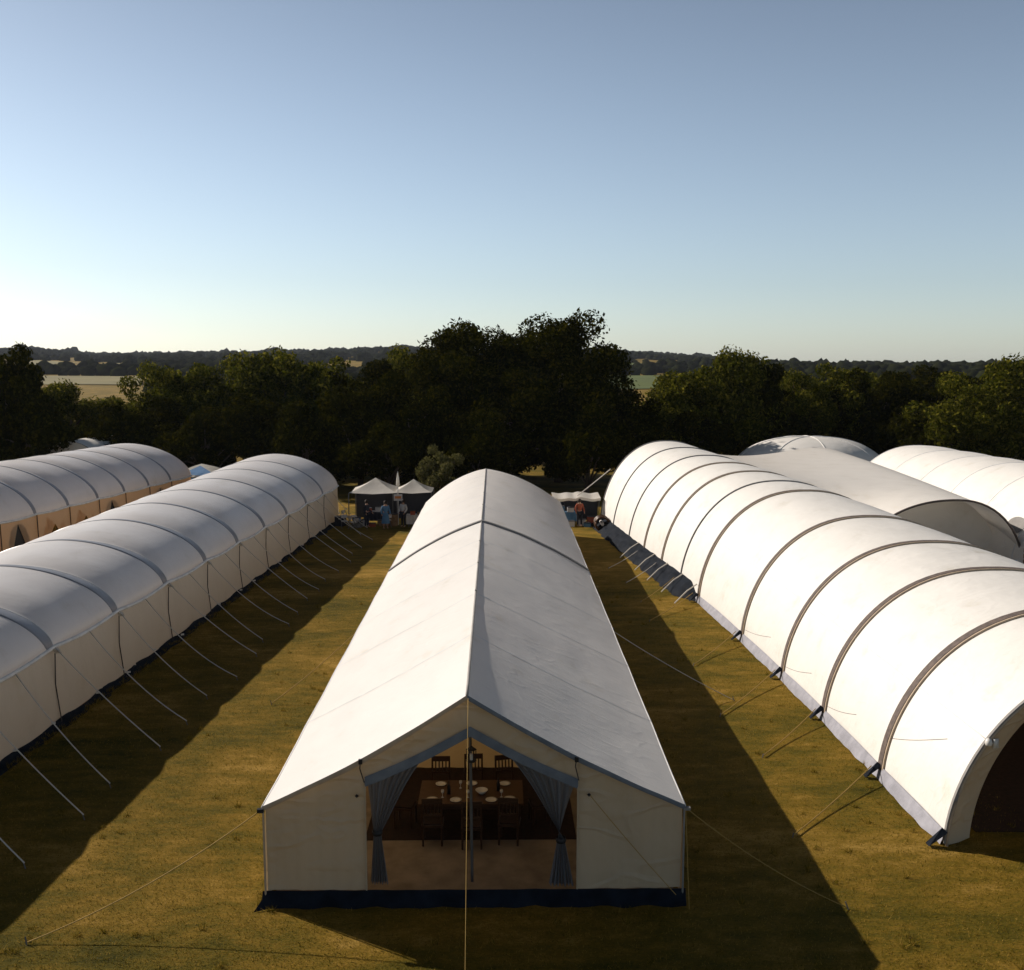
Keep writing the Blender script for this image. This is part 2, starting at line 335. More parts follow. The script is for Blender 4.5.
# ---- long left tent (eaves 2.3 m, billowing roof, shaded wall with guy ropes)
def walls(T, root, m, zb=.12, lean=.12, arches=None, side=1, name='side_wall'):
    th = 0 if side > 0 else PI
    if not arches:
        rows = []
        for y in T.ylist(8):
            e = T.pos(y, th); f = T.frac(y); row = []
            for k in range(9):
                u = k/8
                row.append(Vector((e.x-side*.05+side*lean*u+side*.05*math.sin(PI*u)*math.sin(PI*f), y, e.z-.03+(zb-e.z+.03)*u)))
            rows.append(row)
        return MB().grid(rows).put(name, m, root, True)
    for (a, b), kind in zip(zip(T.ribs[:-1], T.ribs[1:]), arches):
        ea, eb = T.pos(a+.001, th), T.pos(b-.001, th); L = b-a; za, zb_ = ea.z-.03, eb.z-.03
        def P(u, z): return Vector((ea.x+(eb.x-ea.x)*u-side*.05+side*.08*(1-z/2.3), a+L*u, z))
        if kind == 0: V = [P(0, .1), P(1, .1), P(1, zb_), P(.5, zb_-T.scal), P(0, za)]
        elif kind == 1:
            V = [P(0, .1), P(.23, .1)]+[P(.5-.27*math.cos(t), .95+1.05*math.sin(t)) for t in np.linspace(0, PI, 13)]+[P(.77, .1), P(1, .1), P(1, zb_), P(.5, zb_-T.scal), P(0, za)]
        else:
            V = [P(0, .1), P(.14, .1), P(.16, 1.0), P(.34, 1.95), P(.55, 1.5), P(.66, 1.05), P(.8, 1.6), P(.9, .9), P(.92, .1), P(1, .1), P(1, zb_), P(.5, zb_-T.scal), P(0, za)]
        bm = bmesh.new(); fs = bm.faces.new([bm.verts.new(v-BASE[root.name]) for v in V]); bmesh.ops.triangulate(bm, faces=[fs])
        if kind == 1:
            W_ = [P(.23, .12)]+[P(.5-.28*math.cos(t), .95+1.06*math.sin(t)) for t in np.linspace(0, PI, 13)]+[P(.77, .12)]
            obj('window', [v-Vector((side*.05, 0, 0)) for v in W_], [tuple(range(len(W_)))], 'black', root, False)  # black pane added behind the arch, standing in for the shaded interior
        me = bpy.data.meshes.new(name); bm.to_mesh(me); bm.free(); me.materials.append(M[m]); o = bpy.data.objects.new(name, me); COL.objects.link(o); o.parent = root
def eave_edge(T, root, m, r=.065, side=1):
    th = 0 if side > 0 else PI
    MB().tube([T.pos(y, th)+Vector((side*.02, 0, 0)) for y in T.ylist(8)], r, 6).put('eave_edge', m, root, True)

def slope(x0, y0, x1, y1): return lambda y: x0+(x1-x0)*(y-y0)/(y1-y0)
WL = lambda y: interp(y, [20, 66], [3.2, 3.9])
xeL = slope(-12.95, 24.7, -10.85, 66.3)
ribsL = [66.4-4.27*i for i in range(13)][::-1]
TL = Tunnel(lambda y: xeL(y)-WL(y), WL, lambda y: interp(y, [20, 30, 45, 66], [3.65, 3.76, 4.05, 4.36]), 2.3, ribsL[0], 66.4, ribsL, n=1.85, q=.57, bil=.155, scal=.10)
rt = thing('tunnel_tent', 'long white tent with billowing ribbed roof and shaded roped wall, left of the ridge tent', 'tent', (-16, 40, 0))
TL.skin('roof', 'roofl', rt, nth=56, sub=26)
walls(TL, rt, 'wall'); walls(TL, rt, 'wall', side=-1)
eave_edge(TL, rt, 'seam'); eave_edge(TL, rt, 'seam', side=-1)
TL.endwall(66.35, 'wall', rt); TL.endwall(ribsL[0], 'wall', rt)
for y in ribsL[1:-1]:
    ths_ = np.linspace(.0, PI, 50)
    MB().grid([[TL.pos(y-d_*(.35+.65*math.sin(t)**.5), t, .022 if .01 < d_ < .78 else -.006) for t in ths_] for d_ in [0]+list(np.linspace(.02, .77, 14))+[.80]]).put('shade_band', 'shadeband', rt, True)  # grey strip painting in the shade on the near side of each rib
    MB().tube([TL.pos(y, t, .02) for t in ths_], .02, 5).put('rib_cord', 'seam', rt, True)
    for th in (0.0,):
        e = TL.pos(y, th); MB().tube([e+Vector((.06, 0, -.03)), e+Vector((.02, 0, -1.1)), Vector((e.x+.14, y, .1))], .018, 5).put('wall_cord', 'drope', rt)
        mb = MB(); p = e+Vector((.03, 0, .02)); mb.add([p+Vector((0, -.16, 0)), p+Vector((0, .16, 0)), p+Vector((.22, .0, -.18)), p+Vector((.02, 0, -.22))], [(0, 1, 2), (0, 2, 3), (1, 3, 2)]); mb.put('corner_tab', 'wall', rt)
rows = [[(TL.pos(y, 0).x+.08+.02*math.sin(y*3), y, .16+.05*math.sin(y*2.3)), (TL.pos(y, 0).x+.13+.1*noise.noise(Vector((y, 0, 0))), y, .07), (TL.pos(y, 0).x+.35+.2*noise.noise(Vector((y*1.3, 5, 0))), y, .01)] for y in np.arange(ribsL[0], 66.4, .3)]
MB().grid(rows).put('ground_skirt', 'skirtdark', rt, True)
# guy ropes of the left tent
k = 0
for i, y in enumerate([ribsL[0]+2.135*j for j in range(1, 24)]):
    if y < 19: continue
    e = TL.pos(min(y, 66.3), 0)+Vector((.05, 0, 0)); j = random.uniform(-.3, .3)
    st = Vector((e.x+3.55+random.uniform(-.35, .25), y-2.1+j, .0))
    if y > 60: st.x -= .8
    ro = thing('guy_rope', f'pale guy rope, {ORD[k]} from the camera along the long left tent' , 'guy rope', st, 0, 'guy ropes along the left tent'); k += 1
    MB().tube(sag(e, st+Vector((0, 0, .12)), random.uniform(.08, .34), 10), .016, 5).put('rope', 'rope', ro, True)
    MB().tube([st+Vector((.05, -.03, -.06)), st+Vector((-.03, .02, .12))], .014, 6).put('peg', 'metal', ro)
    mid = e.lerp(st, .42); MB().box(mid+Vector((0, 0, -.1)), (.1, .03, .05), .5, .3).put('tensioner', 'rope', ro)

# ---- far left tent with arched openings
WF = 4.3
xeF = slope(-25.5, 50.7, -22.5, 72.7)
ribsF = [72.7-3.15*i for i in range(12)][::-1]
TF = Tunnel(lambda y: xeF(y)-WF, lambda y: WF, lambda y: 4.55, 2.3, ribsF[0], 72.7, ribsF, n=1.85, q=.57, bil=.16, scal=.06)
rf = thing('tunnel_tent', 'far left white tent with silvery roof over a tan wall of arched openings', 'tent', (-28, 60, 0))
TF.skin('roof', 'roofl', rf, nth=44, sub=20)
walls(TF, rf, 'wallt', arches=[1, 1, 1, 1, 1, 2, 2, 1, 0, 1, 1, 1][:11]); walls(TF, rf, 'wallt', side=-1)
eave_edge(TF, rf, 'seam'); TF.endwall(72.6, 'wallt', rf); TF.endwall(ribsF[0], 'wallt', rf)
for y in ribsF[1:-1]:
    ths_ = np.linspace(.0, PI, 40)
    MB().grid([[TF.pos(y-d_*(.35+.65*math.sin(t)**.5), t, .022 if .01 < d_ < .54 else -.006) for t in ths_] for d_ in [0]+list(np.linspace(.02, .53, 10))+[.56]]).put('shade_band', 'shadeband', rf, True)  # narrower strip, rib shade put into its grey colour
for y in ribsF[:-1]: MB().tube([TF.pos(y, 0)+Vector((.03, 0, 0)), (TF.pos(y, 0).x+.1, y-.05, 0)], .03, 5).put('wall_pole', 'wood', rf)

# small white dome and blue tent beyond the left tents
db = thing('marquee', 'small pale domed tent peeping out behind the far left tent', 'tent', (-33, 81, 0))
TD = Tunnel(lambda y: -33.6, lambda y: 2.6, lambda y: 4.4, 2.0, 78, 86, [78, 80.6, 83.3, 86], n=2, q=.5)
TD.skin('roof', 'roof', db); walls(TD, db, 'wall'); walls(TD, db, 'wall', side=-1); TD.endwall(78, 'wall', db, dy=-.6)
bt = thing('frame_tent', 'small blue and white peaked tent between the two left tents', 'tent', (-23.3, 77, 0))
c = Vector((-23.0, 77, 2.75)); E = [Vector((-25, 75.3, 1.9)), Vector((-20.4, 75.3, 1.75)), Vector((-20.6, 79, 1.75)), Vector((-25, 79, 1.9))]
def curved_roof(E, c, dip, n_=8):
    mb = MB()
    for i in range(4):
        a, b_ = E[i], E[(i+1) % 4]; rows = []
        for k_ in range(n_+1):
            u = k_/n_; rows.append([a.lerp(b_, v/6).lerp(c, u)-Vector((0, 0, dip*4*u*(1-u)*.5+dip*.5*(1-u)*(1-abs(v/3-1)))) for v in range(7)])
        mb.grid(rows)
    return mb
curved_roof(E, c, -.12).put('canopy', 'pavil', bt, True)
MB().add([E[0]+Vector((.1, .02, -.02)), E[1]+Vector((-.1, .02, -.02)), (E[1].x-.1, 75.3, .1), (E[0].x+.1, 75.3, .1)], [(0, 1, 2, 3)]).put('front_wall', 'bluecanvas', bt)
MB().add([c+Vector((.05, -.5, -.10)), E[0]+Vector((.9, -.04, .22)), E[1]+Vector((-.9, -.04, .2))], [(0, 1, 2)]).put('blue_panel', 'bluecanvas', bt)
for e in E: MB().tube([e, (e.x, e.y, 0)], .04, 6).put('pole', 'metal', bt)

# ---- right tent: tall white tunnel with dark straps, curving away
yk = [18, 20.4, 28.5, 36.65, 42.6, 52.3, 64, 66]
xk = [9.65, 9.62, 9.5, 9.12, 8.75, 7.65, 6.55, 6.45]
WR = lambda y: interp(y, [20, 30, 64], [4.8, 4.75, 4.2])
HR = lambda y: interp(y, [20.4, 28.3, 36.7, 50, 64.5], [4.25, 4.45, 4.7, 5.1, 5.4])
def sm(y, h=3): return sum(interp(y+d, yk, xk) for d in (-h, -h/2, 0, h/2, h))/5
ribsR = [20.4, 24.0, 28.2, 32.0, 36.6, 42.8, 45.7, 49.0, 52.5, 56.0, 60.3, 64.5]
TR = Tunnel(lambda y: sm(y)+WR(y), WR, HR, 0.0, 20.4, 64.5, ribsR, n=2.3, q=.55, bil=.05)
rr = thing('tunnel_tent', 'large white arched tent with dark curved roof straps, right of the ridge tent', 'tent', (13.5, 40, 0))
TR.skin('roof', 'roof', rr, nth=70)
for i, y in enumerate(ribsR):
    wide = {0: .10, 1: .26, 2: .24, 3: .22, 4: .22, 5: .22, 6: .08, 9: .08, 10: .07, 11: .08}.get(i, .16)
    st = TR.strap('strap', y+.001 if i == 0 else y, 'strap' if wide > .1 else 'gband', rr, wd=wide, h=.06, th0=.02, th1=PI-.02)
    if wide > .1: TR.strap('piping', y-wide/2-.035, 'piping', st, wd=.07, h=.05, th0=.02, th1=PI-.02)
# lengthwise seam a third up the side
for th in (PI-.62, .62):
    MB().tube([TR.pos(y, th, .004) for y in TR.ylist(8)], .012, 4).put('long_seam', 'seam', rr, True)
# bottom skirt near part, grey
rows = []
for y in np.arange(20.42, 43.2, .2):
    f = TR.frac(y); e = TR.pos(y, PI-.03); s_ = .05*math.sin(PI*f)
    rows.append([Vector((e.x-.02, y, .30+.03*math.sin(PI*f))), Vector((e.x-.07-s_+.03*noise.noise(Vector((y*2, 0, 0))), y, .15)), Vector((e.x-.12-s_+.05*noise.noise(Vector((y*2, 7, 0))), y, .015))])
MB().grid(rows).put('ground_skirt', 'skirtgrey', rr, True)
rows = []
for y in np.arange(20.5, 64.4, 1.): e = TR.pos(y, .03); rows.append([Vector((e.x+.03, y, .4)), Vector((e.x+.15, y, .015))])
MB().grid(rows).put('ground_skirt', 'skirtgrey', rr, True)
# near end: rim band, partial end wall and inside
rows = []; rows2 = []
for t in np.linspace(.0, PI, 60):
    p = TR.pos(20.401, t); cx = TR.xc(20.4); u = abs(math.cos(t))
    inn = Vector((cx+(p.x-cx)*(.86-.0*u), 20.75, max(p.z*.93-.05, 0)*(1 if u < .9 else 1)))
    if p.z < .15: inn.z = p.z
    mid_ = p.lerp(inn, .5)+Vector((0, -.04, 0))
    rows.append([p+Vector((0, -.01, 0)), mid_, inn])
MB().grid(rows).put('end_flap', 'front', rr, True)
MB().tube([r_[0]+Vector((0, -.02, 0)) for r_ in rows], .035, 6).put('end_rim', 'piping', rr, True)
rows = [[r_[0]+Vector((.04 if r_[0].x < 14 else -.04, .0, 0)), r_[2]] for r_ in rows[50:]]
p = TR.pos(20.4, PI-.62); mb = MB(); mb.lathe(p+Vector((-.03, -.08, 0)), [(.0, -.09), (.07, -.06), (.08, 0), (.06, .07), (0, .09)], 8); mb.box(p+Vector((.13, -.06, -.03)), (.12, .05, .2), .3); mb.put('end_buckle', 'china', rr, True)
mb = MB(); mb.box((13.8, 42.5, .01), (6.5, 43, .02)); mb.put('floor', 'rug', rr)
TR.endwall(64.4, 'roof', rr)
mb = MB()
mb.grid([[Vector((TR.xc(33)+o_, 33+.04*math.sin(o_*9), z_)) for z_ in (.02, 1.2, 2.2)] for o_ in np.linspace(-3.9, 3.9, 50)]); mb.put('inner_partition', 'inner', rr, True)
# pegs / black buckles at the foot of the straps + yellow ropes
k = 0
for i, y in enumerate(ribsR[:7]):
    e = TR.pos(y, PI-.01)
    mb = MB(); mb.add([e+Vector((-.02, -.1, .3)), e+Vector((-.02, .1, .3)), e+Vector((-.42, .06, .01)), e+Vector((-.42, -.12, .01)), e+Vector((-.1, 0, .38))], [(0, 1, 2, 3), (0, 3, 4), (1, 4, 2), (3, 2, 4)]); mb.put('anchor_tab', 'skirtdark', rr)
for i, (y, dx, dy, z0) in enumerate([(20.9, -2.6, -3.2, .3), (24.0, -2.9, -3.2, .3), (28.2, -2.3, -2.9, .3), (32., -2.6, -3.6, .3), (36.6, -2.2, -3.2, .35), (42.8, -2.4, -3.4, .4), (45.7, -2.0, -3., .5), (49.0, -1.8, -2.5, .5), (52.5, -1.9, -2.6, .5)]):
    if i == 0: continue
    e = Vector((TR.pos(y, PI).x-.25, y, z0)); st = e+Vector((dx, dy, -z0))
    ro = thing('guy_rope', f'thin guy rope from the foot of the right tunnel tent, {ORD[k]} from the camera', 'guy rope', st, 0, 'ropes pegged from the right tent'); k += 1
    MB().tube(sag(e, st+Vector((0, 0, .05)), .06, 6), .014, 5).put('rope', 'yrope' if i < 7 else 'rope', ro, True)
    MB().tube([st+Vector((-.03, -.03, -.05)), st+Vector((.02, .02, .10))], .013, 6).put('peg', 'metal', ro)
for (y, th, y2, th2) in ((28.1, PI-.12, 26.0, PI-.24), (31.9, PI-.12, 29.6, PI-.24), (36.5, PI-.12, 33.6, PI-.24), (23.9, PI-.28, 21.6, PI-.50)):
    MB().tube([TR.pos(y+(y2-y)*u, th+(th2-th)*u+.012*math.sin(PI*u), .006) for u in np.linspace(0, 1, 16)], .006, 4).put('side_cord', 'strap', rr, True)
# dark tarpaulin along the far foot of the right tent
tp = thing('ground_tarpaulin', 'crumpled navy tarpaulin heaped along the far foot of the right tunnel tent', 'tarpaulin', (8, 53, 0))
rows = []
for y in np.arange(42.6, 64.6, .22):
    e = TR.pos(y, PI-.04); nz = lambda q_: noise.noise(Vector((y*1.1, q_, 2))); a_ = min(1, (y-42.5)/1.5)
    wdt = (.8+.2*nz(1))*a_
    rows.append([Vector((e.x+.02-wdt*u, y, max(.01, (.68*a_*(1-u)**.8)+.12*nz(u*4)*math.sin(PI*min(u+.15, 1))))) for u in np.linspace(0, 1, 9)])
MB().grid(rows).put('sheet', 'skirtdark', tp, True)
for y in (43.1, 45.3, 47.8, 50.2, 53.5):
    e = TR.pos(y, PI-.04); MB().tube([(e.x, y, .72), (e.x-.5, y-.35, .5), (e.x-1.1, y-.7, .03)], .03, 5).put('lashing', 'rope', tp)

# ---- second canopy right: sweeping tunnel open to the camera, joined to the crest of the tunnel tent
c2 = thing('canopy_tent', 'sweeping white canopy with an open arched end, joined to the right tunnel tent', 'tent', (22, 62, 0))
Y0, Y1 = 50.2, 78
def st2(y):
    k = (y-Y0)/(Y1-Y0); cx = 23.3+1.2*k+.3*math.sin(PI*k); zc = interp(k, [0, .3, .7, 1], [3.45, 3.6, 3.8, 3.9]); rx = interp(k, [0, 1], [26.8, 29.6])
    j = min(1, max(0, (y-Y0-1)/9)); j = j*j*(3-2*j)
    ly = min(y-2*j, 64.4)
    lx = (1-j)*18.2+j*(TR.xc(min(ly, 64.4))+.6); lz = j*(HR(ly)-.04)
    return cx, zc, rx, lx, lz, j, ly
rows = []
for y in np.linspace(Y0, Y1, 40):
    cx, zc, rx, lx, lz, j, ly = st2(y); row = []
    for t in np.linspace(0, PI/2, 16):       # right foot -> crown
        c_ = math.cos(t); row.append(Vector((cx+(rx-cx)*c_**(2/2.2), y, zc*(math.sin(t)**2)**.55)))
    for t in np.linspace(0, 1, 26)[1:]:      # crown -> left attachment
        a_ = math.acos(1-t) if t < 1 else PI/2
        arch = zc*(max(0, 1-t**2.2))**.55
        drape = zc-.3*math.sin(PI*min(1, t*.62))**1.5*(1-t**5)+(lz-zc)*t**3
        row.append(Vector((cx+(lx-cx)*t, y+(ly-y)*j*t, arch*(1-j)+drape*j)))
    rows.append(row)
MB().grid(rows).put('canopy', 'canopyroof', c2, True)
MB().tube([p+Vector((0, -.03, .02)) for p in rows[0]], .06, 6).put('end_rim', 'strap', c2, True)
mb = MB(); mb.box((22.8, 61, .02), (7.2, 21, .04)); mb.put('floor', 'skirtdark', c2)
mb = MB(); q_ = [p.lerp(Vector((22.8, 50.2, p.z)), 0)+Vector((0, 2.6, -.1)) for p in rows[0]]
V = [Vector((22.8, 54.5, .05))]+q_; obj('inner_wall', V, [(0, i, i+1) for i in range(1, len(V)-1)], 'canopyroof', c2, True)
rowe = rows[-1]; V = [Vector((22.5, 78.3, 0.05))]+rowe; obj('end_wall', V, [(0, i, i+1) for i in range(1, len(V)-1)], 'roof', c2, True)
rows_ = [[Vector((20.0+7.2*u, 50.3+.2*math.sin(u*5), .35+.35*math.sin(PI*u)*.3)), Vector((20.0+7.2*u, 49.7, .02))] for u in np.linspace(0, 1, 16)]
MB().grid(rows_).put('ground_skirt', 'bluecanvas', c2, True)
dm = thing('dome_tent', 'rounded white dome tent rising behind the sweeping canopy', 'tent', (26.3, 84.5, 0))
rows = [[Vector((26.3+6.7*math.cos(t)*math.cos(a)**.8, 84.5+6.2*math.sin(t)*math.cos(a)**.8, .02+4.25*math.sin(a)**.8)) for t in np.linspace(0, 2*PI, 49)] for a in np.linspace(.001, PI/2-.001, 18)]
MB().grid(rows).put('shell', 'roof', dm, True)
for t0 in np.linspace(0, PI, 5)[:-1]:
    MB().tube([Vector((26.3+6.7*math.cos(t0)*math.cos(a)*abs(math.cos(a))**-.2, 84.5+6.2*math.sin(t0)*math.cos(a)*abs(math.cos(a))**-.2, .04+4.25*math.sin(a)**.8)) for a in np.linspace(.01, PI-.01, 41) if abs(math.cos(a)) > .01], .03, 5).put('rib', 'seam', dm, True)
cr = thing('crate', 'wooden crate at the right foot of the open white canopy', 'crate', (26.9, 49.2, 0))
for zz in (.12, .42, .72, 1.0):
    mb = MB()
    mb.box((26.9, 48.95, zz), (.9, .03, .2)); mb.box((26.9, 49.45, zz), (.9, .03, .2)); mb.box((26.47, 49.2, zz), (.03, .5, .2)); mb.box((27.33, 49.2, zz), (.03, .5, .2)); mb.put('slat', 'crate', cr)
mb = MB()
for sx in (-.4, .4):
    for sy in (-.2, .2): mb.box((26.9+sx, 49.2+sy, .55), (.07, .07, 1.1))
mb.put('frame', 'woodm', cr)

# ---- third tent far right
xcT = slope(31.6, 45, 30.3, 72)
ribsT = [42+4.3*i for i in range(8)]
TT = Tunnel(xcT, lambda y: 4.9, lambda y: 4.5, 0, 42, 72, ribsT, n=2.2, q=.55, bil=.10)
r3 = thing('tunnel_tent', 'white tunnel tent with soft shadowed ribs at the far right edge', 'tent', (31, 57, 0))
TT.skin('roof', 'roof', r3, nth=50)
for y in ribsT: TT.strap('rib', y, 'seam', r3, wd=.12, h=.02)
TT.endwall(ribsT[0], 'roof', r3); TT.endwall(ribsT[-1]-.05, 'roof', r3)
mb = MB(); wc = [(51.2+.75*math.cos(t), PI-.50+.10*math.sin(t)) for t in np.linspace(0, 2*PI, 25)[:-1]]
o = obj('window', [TT.pos(a, b_, .03) for a, b_ in wc], [tuple(range(24))], 'gband', r3)

# ------------------------------------------------------------------ centre ridge tent
CX = -.60
ct = thing('ridge_tent', 'long white ridge tent in the middle with open gable front and curtained doorway', 'tent', (CX, 18.2, 0))
YF, YB, YE = 18.17, 39.7, 60.3
XL = lambda y: -4.46
XRr = lambda y: interp(y, [18, 60], [3.46, 3.62])
RX = lambda y: interp(y, [18, 60], [-.62, -.86])
def croof(y, s, side):      # s 0 eave .. 1 ridge
    cc = interp(y, [18, 30, 39.7, 60], [.11, -.04, -.20, -.36]); ze = 2.04-.03*abs(math.sin(PI*(y-18.1)/4.3)); zr = interp(y, [18, 28, 39.7, 50, 60.3], [4.19, 4.10, 4.06, 4.02, 4.06])
    if y > 57: ze -= .0
    ex = (XL(y)-.03) if side < 0 else (XRr(y)+.03)
    x = ex+(RX(y)-ex)*s
    z = ze+(zr-ze)*s-cc*4*s*(1-s)+(.012*noise.noise(Vector((x*1.5, y*.8, 3))))
    return Vector((x, y, z))
for side, nm in ((-1, 'roof_panel'), (1, 'roof_panel')):
    rows = [[croof(y, s, side) for s in np.linspace(0, 1, 26)] for y in np.linspace(YF-.14, YE, 130)]
    rp = MB().grid(rows).put('roof_panel', 'croof', ct, True)
    for y in [22.5, 26.8, 31.1, 35.4, 44, 48.3, 52.6, 56.6]:
        rows = [[croof(y-.025, s, side)+Vector((0, 0, .004)), croof(y+.025, s, side)+Vector((0, 0, .006))] for s in np.linspace(0, .985, 20)]
        MB().grid(rows).put('panel_seam', 'seam', rp, True)
    rows = [[croof(YB-.17, s, side)+Vector((0, 0, .005)), croof(YB-.16, s, side)+Vector((0, 0, .06)), croof(YB+.16, s, side)+Vector((0, 0, .06)), croof(YB+.17, s, side)+Vector((0, 0, .005))] for s in np.linspace(0, 1, 24)]
    MB().grid(rows).put('cross_band', 'gband', ct, True)
    # gable valance
    rows = [[croof(YF-.14, s, side)+Vector((0, -.012, .012)), croof(YF-.14, s, side)+Vector((0, -.03, -.04)), croof(YF-.14, s, side)+Vector((0, -.012, -.09+.01*math.sin(s*9)))] for s in np.linspace(0, 1, 40)]
    MB().grid(rows).put('gable_trim', 'piping' if side < 0 else 'trim', ct, True)  # left trim paler: its sunlit look is put into the colour
    MB().tube([croof(y, 0, side)+Vector((0, 0, -.01)) for y in np.linspace(YF-.14, YE, 80)], .022, 5).put('eave_cord', 'seam', ct, True)
    # side wall
    rows = []
    for y in np.linspace(YF, YE, 90):
        e = croof(y, 0, side); x = e.x-side*.03; rows.append([Vector((x+side*.05*u+side*.02*math.sin(PI*u)*math.sin(y*1.5), y, (e.z+.0)*(1-u)+.02*u)) for u in np.linspace(0, 1, 6)])
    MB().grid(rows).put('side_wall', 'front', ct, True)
MB().tube([croof(y, 1, 1)+Vector((0, 0, .005)) for y in np.linspace(YF-.15, YE, 60)], .03, 6).put('ridge_seam', 'seamd', ct, True)
for y in (44.5, 49, 53.3, 35, 31, 27): MB().box(croof(y, 1, 1)+Vector((0, 0, .03)), (.05, .12, .05)).put('ridge_loop', 'gband', ct)
# rear wall
V = [croof(YE-.05, s, -1) for s in np.linspace(0, 1, 12)]+[croof(YE-.05, s, 1) for s in np.linspace(1, 0, 12)][1:]+[Vector((3.6, YE-.05, .02)), Vector((-4.4, YE-.05, .02))]
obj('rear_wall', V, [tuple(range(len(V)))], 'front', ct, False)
# front: two side panels, header, skirt
OL, OR_ = -2.57, 1.47; ZL, ZR, ZA = 2.52, 2.46, 3.5; AX = -.57
def roofz(x):
    side = -1 if x < RX(18) else 1; ex = (XL(18)-.03) if side < 0 else (XRr(18)+.03); return croof(18.15, (x-ex)/(RX(18)-ex), side).z-.01
def zopen(x): return ZL+(ZA-ZL)*(x-OL)/(AX-OL) - .05*math.sin(PI*(x-OL)/(AX-OL)) if x < AX else ZR+(ZA-ZR)*(OR_-x)/(OR_-AX)-.05*math.sin(PI*(OR_-x)/(OR_-AX))
def fpanel(x0, x1, zlo, name, m='front', n_=34, y=YF):
    rows = []
    for x in np.linspace(x0, x1, n_):
        z0 = zlo(x) if callable(zlo) else zlo; z1 = roofz(x)
        rows.append([Vector((x, y+.05*noise.noise(Vector((x*1.6, u*1.8, 1)))+.02*noise.noise(Vector((x*7, u*.8, 4))), z0+(z1-z0)*u)) for u in np.linspace(0, 1, 10)])
    return MB().grid(rows).put(name, m, ct, True)
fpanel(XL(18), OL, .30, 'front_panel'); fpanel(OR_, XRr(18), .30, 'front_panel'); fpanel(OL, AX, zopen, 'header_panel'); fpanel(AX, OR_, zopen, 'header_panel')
for (a, b_) in ((OL, AX), (AX, OR_)):
    rows = [[Vector((x, YF-.03, zopen(x)+.05)), Vector((x, YF-.045, zopen(x)-.04)), Vector((x, YF-.03, zopen(x)-.15))] for x in np.linspace(a, b_, 16)]
    MB().grid(rows).put('door_trim', 'trim', ct, True)
for x in (OL, OR_): MB().tube([(x, YF-.02, .3), (x, YF-.02, ZL-.05)], .018, 5).put('door_edge', 'front', ct)
rows = []
for x in np.linspace(-4.56, 3.56, 60):
    wv = .05*noise.noise(Vector((x*2.3, 0, 4))); rows.append([Vector((x, YF-.02, .30+wv*.3)), Vector((x, YF-.07+wv, .16)), Vector((x+(.0), YF-.16+wv*2, .012))])
rows[0][2] += Vector((-.12, -.1, 0)); MB().grid(rows).put('front_skirt', 'skirtdark', ct, True)
rows = [[Vector((x_, y, .28)), Vector((x_+sg*.10, y, .012))] for y in np.linspace(YF, YE, 30) for x_, sg in ((XL(y)-.01, -1),)]
MB().grid(rows).put('side_skirt', 'skirtgrey', ct, True)
for x, side in ((-4.5, -1), (3.5, 1)): MB().tube([(x, YF-.03, .02), (x, YF-.03, 2.02)], .02, 6).put('corner_pole', 'piping' if side < 0 else 'gband', ct)
for (x, z) in ((-2.72, 2.2), (1.68, 2.2)): MB().lathe((x, YF-.045, z), [(0, -.04), (.04, 0), (0, .04)], 8).put('grommet', 'black', ct)
for (x, z) in ((-2.62, roofz(-2.62)-.02), (1.43, roofz(1.43)-.04)):
    MB().tube([(x, YF-.17, z+.02), (x-.02, YF-.14, z-.15), (x+.05, YF-.08, z-.45)], .012, 5).put('toggle_cord', 'drope', ct); MB().box((x, YF-.18, z+.0), (.07, .05, .09)).put('toggle', 'black', ct)
# tied-back curtains
def curtain(topa, topb, tie, bot, half_b, ph, root):
    rows = []; n_ = 42
    for k_ in range(26):
        v = k_/25; row = []
        for i in range(n_):
            u = i/(n_-1); T_ = Vector(topa).lerp(Vector(topb), u); Tz = zopen(T_.x)-.10; T_.z = Tz
            pz = tie[2]; hw = .07
            K = Vector((tie[0]+(u-.5)*2*hw, tie[1], tie[2])); B = Vector((bot[0]+(u-.5)*2*half_b, bot[1], bot[2]))
            if v < .6: w_ = v/.6; e_ = w_**1.0; p = T_.lerp(K, e_); p.x += (K.x-p.x)*.10*math.sin(PI*w_); amp = .045*(1-.6*w_)+.015
            else: w_ = (v-.6)/.4; p = K.lerp(B, w_); amp = .02+.05*w_
            p.y += amp*math.sin(u*2*PI*7+ph)+.02*math.sin(u*17)
            row.append(p)
        rows.append(row)
    c_ = MB().grid(rows).put('curtain', 'curtain', root, True)
    MB().lathe(Vector(tie), [(.09, -.05), (.105, 0), (.09, .05)], 12).put('curtain_tie', 'black', c_)
curtain((OL+.03, YF+.10, 2.4), (-1.45, YF+.10, 2.9), (-2.36, YF+.08, 1.42), (-2.33, YF+.06, .40), .17, 0, ct)
curtain((OR_-.03, YF+.10, 2.4), (.05, YF+.10, 2.9), (1.16, YF+.08, 1.25), (1.17, YF+.06, .34), .24, 1, ct)
